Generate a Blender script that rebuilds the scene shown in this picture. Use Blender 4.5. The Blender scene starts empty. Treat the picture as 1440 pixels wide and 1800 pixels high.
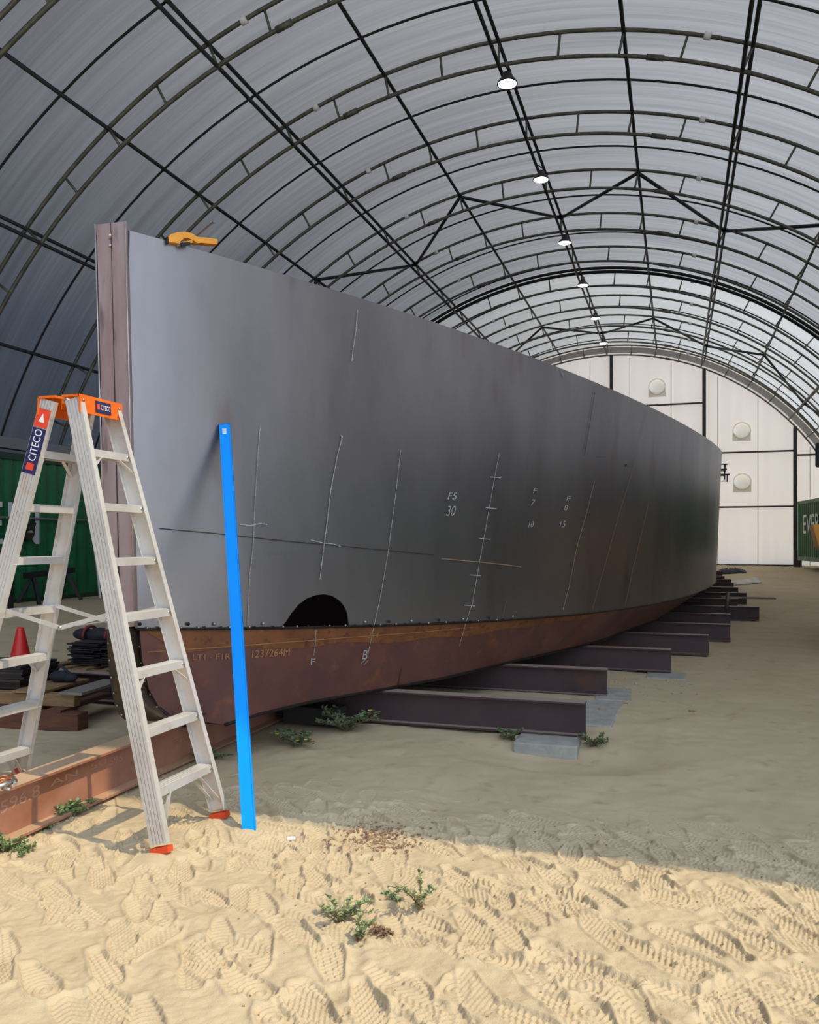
import bpy, bmesh, math, random
import numpy as np
from mathutils import Vector, Matrix
from mathutils.bvhtree import BVHTree

random.seed(7)
rng = np.random.default_rng(11)
scene = bpy.context.scene
COL = scene.collection

# ------------------------------------------------------------------ camera, sky, sun, exposure
F_PX = 1442.0
PSI = math.atan(470.0 / F_PX)            # camera looks this much to the left of the tunnel axis
CP, SP = math.cos(PSI), math.sin(PSI)
CAM_H, HORIZON = 1.6, 952.0
cam_data = bpy.data.cameras.new('camera')
cam_data.sensor_fit = 'HORIZONTAL'
cam_data.sensor_width = 36.0
cam_data.lens = 36.0 * F_PX / 1440.0
cam_data.shift_y = (HORIZON - 900.0) / 1440.0
cam_data.clip_end = 300
cam = bpy.data.objects.new('camera', cam_data)
COL.objects.link(cam)
cam.location = (0, 0, CAM_H)
cam.rotation_euler = (math.pi / 2, 0, PSI)
scene.camera = cam

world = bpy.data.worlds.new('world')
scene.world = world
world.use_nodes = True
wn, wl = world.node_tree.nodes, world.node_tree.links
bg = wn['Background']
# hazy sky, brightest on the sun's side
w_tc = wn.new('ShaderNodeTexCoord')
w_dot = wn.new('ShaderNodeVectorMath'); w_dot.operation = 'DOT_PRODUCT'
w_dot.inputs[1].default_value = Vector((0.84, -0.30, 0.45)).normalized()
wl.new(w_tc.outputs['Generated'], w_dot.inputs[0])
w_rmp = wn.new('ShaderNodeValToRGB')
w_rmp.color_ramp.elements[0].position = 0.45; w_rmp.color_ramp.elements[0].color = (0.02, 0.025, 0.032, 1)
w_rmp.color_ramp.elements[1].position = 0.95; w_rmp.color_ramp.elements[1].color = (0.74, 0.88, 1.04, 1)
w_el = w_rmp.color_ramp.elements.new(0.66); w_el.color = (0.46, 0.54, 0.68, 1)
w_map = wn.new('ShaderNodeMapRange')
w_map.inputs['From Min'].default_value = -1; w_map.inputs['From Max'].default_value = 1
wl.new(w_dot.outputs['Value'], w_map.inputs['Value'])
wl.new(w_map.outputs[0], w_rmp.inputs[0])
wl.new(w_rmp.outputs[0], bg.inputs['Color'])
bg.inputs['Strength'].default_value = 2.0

SUN_A, SUN_C = 0.68, 0.08                # the light travels (-SUN_A, SUN_C, -1)
sun_data = bpy.data.lights.new('sun', 'SUN')
sun_data.energy = 3.0
sun_data.color = (1.0, 0.84, 0.58)
sun_data.angle = math.radians(0.6)
sun = bpy.data.objects.new('sun', sun_data)
COL.objects.link(sun)
sun.rotation_euler = Vector((-SUN_A, SUN_C, -1)).to_track_quat('-Z', 'Y').to_euler()
sun.location = (12, -3, 22)

scene.view_settings.view_transform = 'Standard'
scene.view_settings.look = 'None'
scene.view_settings.gamma = 1.0
scene.view_settings.use_curve_mapping = False
scene.view_settings.exposure = 0.0
scene.render.film_transparent = False
try:
    scene.cycles.max_bounces = 10
    scene.cycles.diffuse_bounces = 5
    scene.cycles.use_denoising = True
    scene.cycles.sample_clamp_indirect = 6.0
except Exception:
    pass

# ------------------------------------------------------------------ measuring helpers
def ray(px, py):
    u = (px - 720.0) / F_PX
    return Vector((u * CP - SP, CP + u * SP, (HORIZON - py) / F_PX))
CAMP = Vector((0, 0, CAM_H))
def at_y(px, py, y):
    d = ray(px, py); return CAMP + d * (y / d.y)
def at_x(px, py, x):
    d = ray(px, py); return CAMP + d * (x / d.x)
def at_z(px, py, z):
    d = ray(px, py); return CAMP + d * ((z - CAM_H) / d.z)
def at_d(px, py, dist):                  # at a depth along the view axis
    return CAMP + ray(px, py) * dist
def ratio(px):
    d = ray(px, 900); return d.x / d.y
def sm(a, b, x):
    t = np.clip((np.asarray(x, float) - a) / (b - a), 0, 1)
    return t * t * (3 - 2 * t)

def ground(x, y):
    return (0.17 * sm(14, 29, y) + 0.42 * sm(28, 35.5, y)
            + 0.46 * sm(5.5, 11.0, -np.asarray(x, float)) * sm(3, 9, y) * (1 - 0.3 * sm(20, 30, y)))

# ------------------------------------------------------------------ materials
def new_mat(name):
    m = bpy.data.materials.new(name)
    m.use_nodes = True
    nt = m.node_tree
    nt.nodes.clear()
    out = nt.nodes.new('ShaderNodeOutputMaterial')
    return m, nt, out

def mat(name, col, rough=0.6, metal=0.0, col2=None, scale=6.0, detail=6.0, lo=0.35, hi=0.7,
        bump=0.0, bscale=60.0, stretch=(1, 1, 1), spec=0.5, col3=None, scale3=30.0, lo3=0.6, hi3=0.75):
    m, nt, out = new_mat(name)
    N, L = nt.nodes, nt.links
    b = N.new('ShaderNodeBsdfPrincipled')
    L.new(b.outputs[0], out.inputs[0])
    b.inputs['Roughness'].default_value = rough
    b.inputs['Metallic'].default_value = metal
    b.inputs['Specular IOR Level'].default_value = spec
    b.inputs['Base Color'].default_value = (*col, 1)
    tc = N.new('ShaderNodeTexCoord')
    mp = N.new('ShaderNodeMapping')
    mp.inputs['Scale'].default_value = stretch
    L.new(tc.outputs['Object'], mp.inputs[0])
    last = None
    if col2:
        nz = N.new('ShaderNodeTexNoise'); nz.inputs['Scale'].default_value = scale
        nz.inputs['Detail'].default_value = detail
        nz.inputs['Roughness'].default_value = 0.6
        L.new(mp.outputs[0], nz.inputs['Vector'])
        r = N.new('ShaderNodeValToRGB')
        r.color_ramp.elements[0].position = lo; r.color_ramp.elements[0].color = (*col, 1)
        r.color_ramp.elements[1].position = hi; r.color_ramp.elements[1].color = (*col2, 1)
        L.new(nz.outputs['Fac'], r.inputs[0])
        last = r.outputs[0]
        if col3:
            n3 = N.new('ShaderNodeTexNoise'); n3.inputs['Scale'].default_value = scale3
            n3.inputs['Detail'].default_value = 5
            L.new(mp.outputs[0], n3.inputs['Vector'])
            r3 = N.new('ShaderNodeValToRGB')
            r3.color_ramp.elements[0].position = lo3; r3.color_ramp.elements[0].color = (0, 0, 0, 1)
            r3.color_ramp.elements[1].position = hi3; r3.color_ramp.elements[1].color = (1, 1, 1, 1)
            L.new(n3.outputs['Fac'], r3.inputs[0])
            mx = N.new('ShaderNodeMixRGB')
            mx.inputs[2].default_value = (*col3, 1)
            L.new(r3.outputs[0], mx.inputs[0]); L.new(last, mx.inputs[1])
            last = mx.outputs[0]
        L.new(last, b.inputs['Base Color'])
    if bump:
        nb = N.new('ShaderNodeTexNoise'); nb.inputs['Scale'].default_value = bscale
        nb.inputs['Detail'].default_value = 6
        L.new(tc.outputs['Object'], nb.inputs['Vector'])
        bp = N.new('ShaderNodeBump'); bp.inputs['Strength'].default_value = bump
        bp.inputs['Distance'].default_value = 0.01
        L.new(nb.outputs['Fac'], bp.inputs['Height'])
        L.new(bp.outputs[0], b.inputs['Normal'])
    return m

def srgb(r, g, b):
    def f(c):
        c /= 255.0
        return c / 12.92 if c <= 0.04045 else ((c + 0.055) / 1.055) ** 2.4
    return (f(r), f(g), f(b))

def emit_mat(name, col, strength):
    m, nt, out = new_mat(name)
    e = nt.nodes.new('ShaderNodeEmission')
    e.inputs[0].default_value = (*col, 1); e.inputs[1].default_value = strength
    nt.links.new(e.outputs[0], out.inputs[0])
    return m

def fabric_mat(name, dcol, tcol, streak_axis='y', amount=0.35, mixf=0.5, wide=1.6, fine=9.0):
    """woven shelter cloth: part of the light scatters back, part comes through"""
    m, nt, out = new_mat(name)
    N, L = nt.nodes, nt.links
    tc = N.new('ShaderNodeTexCoord')
    facs = []
    for sc_, st in ((wide, 0.05), (fine, 0.02)):
        mp = N.new('ShaderNodeMapping')
        mp.inputs['Scale'].default_value = (st, 1, st) if streak_axis == 'y' else (1, st, st)
        L.new(tc.outputs['Object'], mp.inputs[0])
        nz = N.new('ShaderNodeTexNoise'); nz.inputs['Scale'].default_value = sc_
        nz.inputs['Detail'].default_value = 5; nz.inputs['Roughness'].default_value = 0.7
        L.new(mp.outputs[0], nz.inputs['Vector'])
        facs.append(nz.outputs['Fac'])
    ad = N.new('ShaderNodeMath'); ad.operation = 'ADD'
    L.new(facs[0], ad.inputs[0]); L.new(facs[1], ad.inputs[1])
    mr = N.new('ShaderNodeMapRange')
    mr.inputs['From Min'].default_value = 0.72; mr.inputs['From Max'].default_value = 1.28
    mr.inputs['To Min'].default_value = 1 - amount; mr.inputs['To Max'].default_value = 1 + amount
    L.new(ad.outputs[0], mr.inputs['Value'])
    def scaled(c):
        v = N.new('ShaderNodeVectorMath'); v.operation = 'SCALE'
        v.inputs[0].default_value = c
        L.new(mr.outputs[0], v.inputs['Scale'])
        return v.outputs[0]
    d = N.new('ShaderNodeBsdfDiffuse'); t = N.new('ShaderNodeBsdfTranslucent')
    L.new(scaled(dcol), d.inputs[0]); L.new(scaled(tcol), t.inputs[0])
    a = N.new('ShaderNodeAddShader')
    L.new(d.outputs[0], a.inputs[0]); L.new(t.outputs[0], a.inputs[1])
    L.new(a.outputs[0], out.inputs[0])
    return m

M = {}
M['sand'] = mat('sand', srgb(188, 169, 138), 0.95, 0, srgb(202, 184, 153), 1.3, 8, 0.3, 0.75, bump=0.35, bscale=160, spec=0.1,
                col3=srgb(170, 148, 118), scale3=5.5, lo3=0.60, hi3=0.80)
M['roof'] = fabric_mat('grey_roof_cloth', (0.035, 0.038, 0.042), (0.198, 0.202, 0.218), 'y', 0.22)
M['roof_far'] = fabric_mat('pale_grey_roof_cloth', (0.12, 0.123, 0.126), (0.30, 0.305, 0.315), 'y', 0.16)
M['end_cloth'] = fabric_mat('white_end_cloth', (0.60, 0.585, 0.565), (0.86, 0.80, 0.76), 'x', 0.06, wide=.8, fine=4)
M['galv'] = mat('weathered_galvanised_tube', srgb(112, 110, 98), 0.55, 0.5, srgb(78, 78, 70), 5, bump=0.05)
M['black_steel'] = mat('black_steel_tube', srgb(40, 41, 44), 0.5, 0.3, srgb(26, 27, 30), 4)
M['dark_band'] = mat('black_webbing', srgb(30, 30, 31), 0.8, 0, srgb(20, 20, 20), 4)
M['grey_cloth'] = fabric_mat('grey_band_cloth', (0.30, 0.29, 0.28), (0.08, 0.08, 0.08), 'x', 0.05)
M['mill_steel'] = mat('mill_scale_steel', srgb(166, 161, 162), 0.36, 0.88, srgb(128, 124, 127), 0.9, 8, 0.3, 0.75, bump=0.02, bscale=40,
                      col3=srgb(128, 110, 98), scale3=2.2, lo3=0.60, hi3=0.82, stretch=(1, 1, .35))
M['rust_plate'] = mat('red_brown_plate', srgb(116, 72, 62), 0.55, 0.15, srgb(84, 56, 54), 2.2, 8, 0.3, 0.7, bump=0.06, bscale=50,
                      col3=srgb(132, 82, 50), scale3=6, lo3=0.58, hi3=0.75)
M['orange_rust'] = mat('orange_rust_edge', srgb(136, 86, 48), 0.65, 0.15, srgb(104, 62, 38), 5, 8, 0.3, 0.7,
                       col3=srgb(86, 52, 40), scale3=14, lo3=0.55, hi3=0.7)
M['stem_steel'] = mat('stem_plate_steel', srgb(188, 172, 171), 0.5, 0.4, srgb(162, 128, 127), 2.0, 7, 0.35, 0.68, bump=0.03, stretch=(2, 2, .4),
                      col3=srgb(84, 58, 54), scale3=5, lo3=0.58, hi3=0.8)
M['ground_steel'] = mat('bright_ground_steel', srgb(196, 190, 186), 0.35, 0.6, srgb(160, 150, 146), 8)
M['foot_steel'] = mat('welded_foot_steel', srgb(96, 78, 60), 0.45, 0.5, srgb(58, 46, 40), 5, 8, 0.3, 0.7, bump=0.08, bscale=30)
M['inner_steel'] = mat('hull_inside_steel', srgb(58, 36, 28), 0.8, 0.0, srgb(40, 26, 22), 3)  # rust brown kept very dark, shade inside the hull put into it
M['weld'] = mat('dark_weld', srgb(48, 44, 44), 0.5, 0.6, srgb(30, 27, 27), 20)
M['tack'] = mat('weld_tack', srgb(170, 160, 152), 0.3, 0.8)
M['beam'] = mat('red_oxide_beam', srgb(182, 130, 106), 0.55, 0.04, srgb(150, 102, 84), 2.2, 8, 0.3, 0.7, bump=0.05,
                col3=srgb(130, 80, 50), scale3=1.7, lo3=0.58, hi3=0.75)
M['beam_shaded'] = mat('shaded_steel_beam', srgb(78, 58, 58), 0.5, 0.2, srgb(58, 46, 50), 1.6, 8, 0.3, 0.7, bump=0.04,
                     col3=srgb(110, 66, 44), scale3=1.1, lo3=0.58, hi3=0.75)  # darker beam colour, with the shade under the hull put into it
def dust(m, col, amount=.8):
    nt = m.node_tree; N, L = nt.nodes, nt.links
    b = [n for n in N if n.type == 'BSDF_PRINCIPLED'][0]
    src = b.inputs['Base Color'].links[0].from_socket
    ge = N.new('ShaderNodeNewGeometry'); sx = N.new('ShaderNodeSeparateXYZ')
    L.new(ge.outputs['Normal'], sx.inputs[0])
    mr = N.new('ShaderNodeMapRange'); mr.inputs['From Min'].default_value = .6; mr.inputs['From Max'].default_value = .95
    mr.inputs['To Max'].default_value = amount
    L.new(sx.outputs['Z'], mr.inputs['Value'])
    mx = N.new('ShaderNodeMixRGB'); mx.inputs[2].default_value = (*col, 1)
    L.new(mr.outputs[0], mx.inputs[0]); L.new(src, mx.inputs[1]); L.new(mx.outputs[0], b.inputs['Base Color'])
dust(M['beam'], srgb(198, 170, 140)); dust(M['beam_shaded'], srgb(178, 160, 146))
M['concrete'] = mat('grey_concrete', srgb(168, 166, 158), 0.9, 0, srgb(146, 144, 136), 9, bump=0.25, bscale=80)
M['alu'] = mat('dirty_aluminium', srgb(224, 220, 216), 0.42, 0.35, srgb(200, 194, 187), 3.5, 8, 0.35, 0.7, bump=0.03,
               col3=srgb(196, 168, 146), scale3=5, lo3=0.60, hi3=0.8)
M['print_grey'] = mat('grey_label_ink', srgb(150, 148, 150), 0.5, 0.5)  # plain grey for the printed lines on the straightedge label
M['orange'] = mat('orange_plastic', srgb(240, 116, 20), 0.45, 0, srgb(222, 98, 14), 6)
M['foot_rubber'] = mat('orange_rubber', srgb(226, 78, 34), 0.6, 0, srgb(200, 66, 30), 9)
M['navy'] = mat('navy_sticker', srgb(44, 42, 88), 0.4)
M['white_ink'] = mat('white_sticker_ink', srgb(238, 238, 236), 0.5)
M['red_ink'] = mat('red_sticker', srgb(228, 74, 46), 0.45)
M['blue'] = mat('blue_powder_coat', srgb(0, 150, 250), 0.45, 0.0, srgb(0, 144, 244), 2, spec=0.15)
M['blue_dark'] = mat('blue_end_plug', srgb(0, 104, 190), 0.5)
M['clamp_orange'] = mat('orange_clamp_plastic', srgb(240, 164, 52), 0.4, 0, srgb(226, 146, 40), 9)
M['black_rubber'] = mat('black_rubber', srgb(28, 28, 30), 0.6)
M['rusty_bar'] = mat('brown_steel_bar', srgb(104, 76, 58), 0.5, 0.5, srgb(70, 54, 44), 20)
M['chalk'] = mat('chalk', srgb(186, 184, 184), 0.95, 0, srgb(140, 138, 140), 60, lo=.4, hi=.6, spec=0)
M['chalk_faint'] = mat('faint_chalk', srgb(124, 120, 122), 0.95, 0, srgb(96, 92, 95), 60, spec=0)
M['chalk_dark'] = mat('dark_scribe', srgb(46, 40, 40), 0.8)
M['chalk_rust'] = mat('rust_scribe', srgb(150, 120, 92), 0.9)
M['stencil'] = mat('ochre_stencil', srgb(158, 112, 66), 0.9)
M['pale_mark'] = mat('pale_marking', srgb(176, 136, 114), 0.9)
M['green'] = mat('green_container_paint', srgb(16, 104, 58), 0.45, 0, srgb(12, 88, 50), 2.0, 6, col3=srgb(20, 60, 38), scale3=4, lo3=.62, hi3=.8)
M['green_far'] = mat('faded_green_container_paint', srgb(44, 98, 50), 0.5, 0, srgb(36, 84, 44), 2.0)
M['dark_green'] = mat('dark_green_frame', srgb(10, 52, 32), 0.55)
M['white_paint'] = mat('white_container_lettering', srgb(206, 210, 210), 0.6)
M['grey_rail'] = mat('grey_painted_rail', srgb(120, 124, 130), 0.5, 0.3)
M['post'] = mat('dark_post_steel', srgb(70, 66, 64), 0.6, 0.3, srgb(52, 48, 46), 6)
M['vent_white'] = fabric_mat('white_vent_plastic', (0.85, 0.84, 0.80), (0.6, 0.58, 0.54), 'x', 0.08)
M['vent_grey'] = fabric_mat('grey_vent_shroud', (0.40, 0.39, 0.37), (0.5, 0.49, 0.46), 'x', 0.03)
M['red_cone'] = mat('red_cone_plastic', srgb(222, 40, 36), 0.4, 0, srgb(196, 34, 34), 7)
M['plate_black'] = mat('black_steel_offcut', srgb(50, 46, 48), 0.55, 0.3, srgb(34, 32, 34), 8)
M['plate_rusty'] = mat('rusty_steel_offcut', srgb(74, 58, 52), 0.6, 0.2, srgb(50, 42, 42), 8)
M['timber'] = mat('weathered_timber', srgb(150, 120, 84), 0.85, 0, srgb(122, 94, 64), 3, 8, stretch=(1, 8, 8), bump=0.15)
M['red_timber'] = mat('red_brown_timber', srgb(112, 70, 50), 0.8, 0, srgb(86, 52, 40), 3, 8, stretch=(1, 8, 8), bump=0.15)
M['grey_timber'] = mat('grey_timber', srgb(140, 134, 124), 0.9, 0, srgb(112, 106, 98), 3, 8, stretch=(1, 8, 8), bump=0.15)
M['bag_dark'] = mat('dark_tool_bag', srgb(40, 40, 46), 0.8, 0, srgb(28, 28, 34), 12, bump=.3)
M['bag_red'] = mat('red_bag_strap', srgb(130, 46, 52), 0.8)
M['leaf'] = mat('grey_green_leaf', srgb(158, 166, 122), 0.7, 0, srgb(122, 140, 92), 40)
M['leaf_shaded'] = mat('shaded_green_leaf', srgb(112, 124, 88), 0.7, 0, srgb(84, 102, 66), 40)  # darker leaf green for weeds out of the sun, shade in the colour
M['leaf_pale'] = mat('pale_green_leaf', srgb(142, 156, 104), 0.7, 0, srgb(112, 134, 84), 40)
M['stalk'] = mat('dry_stalk', srgb(128, 100, 74), 0.8)
M['yellow_flower'] = mat('yellow_petals', srgb(232, 214, 80), 0.7)
M['mulch'] = mat('dark_dry_mulch', srgb(164, 136, 108), 0.95, 0, srgb(130, 102, 82), 50)
M['copper'] = mat('copper_bar', srgb(196, 120, 84), 0.35, 0.8, srgb(160, 96, 70), 20)
M['silver'] = mat('silver_screw', srgb(176, 174, 170), 0.35, 0.8)
M['yellow_paint'] = mat('yellow_machine_paint', srgb(232, 160, 36), 0.45, 0, srgb(214, 142, 28), 3)
M['glass_dark'] = mat('dark_cab_glass', srgb(26, 30, 34), 0.08, 0.0)
M['tyre'] = mat('tyre_rubber', srgb(34, 33, 33), 0.85, 0, srgb(48, 44, 40), 6)
M['tarp_white'] = mat('dirty_white_sheet', srgb(206, 200, 190), 0.7, 0, srgb(166, 158, 148), 5)
M['tarp_dark'] = mat('dark_sheet', srgb(56, 56, 58), 0.7, 0, srgb(36, 36, 38), 5)
M['lamp_glow'] = emit_mat('lamp_glow', (1.0, 0.96, 0.86), 9.0)
M['lamp_body'] = mat('lamp_housing', srgb(60, 60, 62), 0.5, 0.4)
M['paper'] = mat('white_scrap', srgb(232, 230, 224), 0.8)

# ------------------------------------------------------------------ mesh helpers
class MB:
    def __init__(self):
        self.v, self.f, self.m = [], [], []
        self.smooth = []
    def add(self, verts, faces, mi=0, smooth=False):
        o = len(self.v)
        self.v += [tuple(v) for v in verts]
        for f in faces:
            self.f.append(tuple(i + o for i in f)); self.m.append(mi); self.smooth.append(smooth)
    def box(self, c, size, rot=None, mi=0):
        sx, sy, sz = size[0] / 2, size[1] / 2, size[2] / 2
        vs = [Vector((x * sx, y * sy, z * sz)) for x in (-1, 1) for y in (-1, 1) for z in (-1, 1)]
        if rot is not None:
            vs = [rot @ v for v in vs]
        c = Vector(c)
        self.add([v + c for v in vs], [(0, 1, 3, 2), (4, 6, 7, 5), (0, 4, 5, 1), (2, 3, 7, 6), (0, 2, 6, 4), (1, 5, 7, 3)], mi)
    def bar(self, p0, p1, w, h, up=(0, 0, 1), mi=0):
        p0, p1 = Vector(p0), Vector(p1)
        d = (p1 - p0); L = d.length; d.normalize()
        up = Vector(up)
        s = d.cross(up)
        if s.length < 1e-4: s = d.cross(Vector((1, 0, 0)))
        s.normalize(); n = s.cross(d)
        self.box((p0 + p1) / 2, (L, w, h), Matrix((d, s, n)).transposed(), mi)
    def tube(self, pts, r, n=8, mi=0, cap=True, closed=False):
        pts = [Vector(p) for p in pts]
        rs = r if isinstance(r, (list, tuple)) else [r] * len(pts)
        vs = []; prev = None
        K = len(pts)
        for i, p in enumerate(pts):
            if closed: t = pts[(i + 1) % K] - pts[i - 1]
            else: t = pts[min(i + 1, K - 1)] - pts[max(i - 1, 0)]
            t.normalize()
            if prev is None:
                a = t.cross(Vector((0, 0, 1)))
                if a.length < 1e-3: a = t.cross(Vector((1, 0, 0)))
            else:
                a = prev - t * prev.dot(t)
            a.normalize(); prev = a.copy()
            b = t.cross(a)
            for k in range(n):
                q = 2 * math.pi * k / n
                vs.append(p + (a * math.cos(q) + b * math.sin(q)) * rs[i])
        fs = []
        for i in range(K if closed else K - 1):
            j = (i + 1) % K
            for k in range(n):
                fs.append((i * n + k, i * n + (k + 1) % n, j * n + (k + 1) % n, j * n + k))
        self.add(vs, fs, mi, True)
        if cap and not closed:
            self.add([vs[k] for k in range(n)], [tuple(range(n))][::-1], mi)
            self.add([vs[(K - 1) * n + k] for k in range(n)], [tuple(range(n))], mi)
    def prism(self, prof, p0, p1, ax, ay, mi=0, smooth=False):
        """extrude a closed 2-D profile (in axes ax, ay) from p0 to p1"""
        p0, p1, ax, ay = Vector(p0), Vector(p1), Vector(ax), Vector(ay)
        n = len(prof)
        vs = [p0 + ax * a + ay * b for a, b in prof] + [p1 + ax * a + ay * b for a, b in prof]
        fs = [(i, (i + 1) % n, n + (i + 1) % n, n + i) for i in range(n)]
        fs += [tuple(range(n))[::-1], tuple(range(n, 2 * n))]
        self.add(vs, fs, mi, smooth)
    def lathe(self, prof, c, axis=(0, 0, 1), n=24, mi=0, smooth=True):
        c = Vector(c); ax = Vector(axis).normalized()
        a = ax.cross(Vector((0, 1, 0)))
        if a.length < 1e-3: a = ax.cross(Vector((1, 0, 0)))
        a.normalize(); b = ax.cross(a)
        vs = []
        for r, h in prof:
            for k in range(n):
                q = 2 * math.pi * k / n
                vs.append(c + ax * h + (a * math.cos(q) + b * math.sin(q)) * r)
        fs = []
        for i in range(len(prof) - 1):
            for k in range(n):
                fs.append((i * n + k, i * n + (k + 1) % n, (i + 1) * n + (k + 1) % n, (i + 1) * n + k))
        self.add(vs, fs, mi, smooth)
    def sphere(self, c, r, n=8, mi=0, sq=(1, 1, 1)):
        c = Vector(c); m = max(4, n // 2 + 1)
        vs = []; fs = []
        for i in range(m + 1):
            th = math.pi * i / m
            for k in range(n):
                q = 2 * math.pi * k / n
                vs.append(c + Vector((math.sin(th) * math.cos(q) * sq[0], math.sin(th) * math.sin(q) * sq[1], math.cos(th) * sq[2])) * r)
        for i in range(m):
            for k in range(n):
                fs.append((i * n + k, (i + 1) * n + k, (i + 1) * n + (k + 1) % n, i * n + (k + 1) % n))
        self.add(vs, fs, mi, True)
    def build(self, name, mats, parent=None, fix=True):
        me = bpy.data.meshes.new(name)
        off = Vector((0, 0, 0))
        if parent is not None:           # parts are modelled in world coordinates and stored relative to their thing
            root = parent
            while root.parent is not None: root = root.parent
            off = root.location
        me.from_pydata([(v[0] - off.x, v[1] - off.y, v[2] - off.z) for v in self.v], [], self.f)
        if not isinstance(mats, (list, tuple)): mats = [mats]
        for m in mats: me.materials.append(m)
        me.polygons.foreach_set('material_index', self.m)
        me.polygons.foreach_set('use_smooth', self.smooth)
        if fix:
            bm = bmesh.new(); bm.from_mesh(me)
            bmesh.ops.remove_doubles(bm, verts=bm.verts, dist=1e-6)
            bmesh.ops.recalc_face_normals(bm, faces=bm.faces)
            bm.to_mesh(me); bm.free()
        me.update()
        o = bpy.data.objects.new(name, me)
        COL.objects.link(o)
        if parent is not None:
            o.parent = parent
        return o

def tag(o, label, cat, group=None):
    o['label'] = label; o['category'] = cat
    if group: o['group'] = group
    return o
def struct(o):
    o['kind'] = 'structure'; return o
def stuff(o):
    o['kind'] = 'stuff'; return o
def thing(name, label, cat, loc=(0, 0, 0), group=None):
    """Empty at the thing's base; its parts are modelled in world coordinates"""
    o = bpy.data.objects.new(name, None)
    o.empty_display_size = 0.2
    COL.objects.link(o)
    o.location = loc
    return tag(o, label, cat, group)

def text_outline(txt, size=1.0):
    """vertices and faces of a word, lower-left at the origin"""
    cu = bpy.data.curves.new('tmp', 'FONT'); cu.body = txt; cu.size = size
    cu.resolution_u = 3
    ob = bpy.data.objects.new('tmp', cu); COL.objects.link(ob)
    dg = bpy.context.evaluated_depsgraph_get()
    me = bpy.data.meshes.new_from_object(ob.evaluated_get(dg))
    vs = [v.co.copy() for v in me.vertices]; fs = [tuple(p.vertices) for p in me.polygons]
    bpy.data.objects.remove(ob); bpy.data.curves.remove(cu); bpy.data.meshes.remove(me)
    x0 = min(v.x for v in vs); x1 = max(v.x for v in vs); y0 = min(v.y for v in vs); y1 = max(v.y for v in vs)
    return [((v.x - x0) / (x1 - x0), (v.y - y0) / (y1 - y0)) for v in vs], fs

def text_on_plane(txt, name, origin, ax, ay, material, parent, off=None):
    """word filling the parallelogram origin + [0,1] ax + [0,1] ay"""
    vs, fs = text_outline(txt)
    o, ax, ay = Vector(origin), Vector(ax), Vector(ay)
    if off is not None: o = o + Vector(off)
    mb = MB(); mb.add([o + ax * a + ay * b for a, b in vs], fs)
    return mb.build(name, material, parent)

# ------------------------------------------------------------------ STRUCTURE : sand floor
def vnoise(x, y, cell, seed):
    r = np.random.default_rng(seed); n = 256
    g = r.random((n, n))
    xs, ys = x / cell, y / cell
    xi = np.floor(xs).astype(int); yi = np.floor(ys).astype(int)
    fx = xs - xi; fy = ys - yi
    fx = fx * fx * (3 - 2 * fx); fy = fy * fy * (3 - 2 * fy)
    a = g[xi % n, yi % n]; b = g[(xi + 1) % n, yi % n]; c = g[xi % n, (yi + 1) % n]; d = g[(xi + 1) % n, (yi + 1) % n]
    return (a * (1 - fx) + b * fx) * (1 - fy) + (c * (1 - fx) + d * fx) * fy - 0.5

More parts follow.
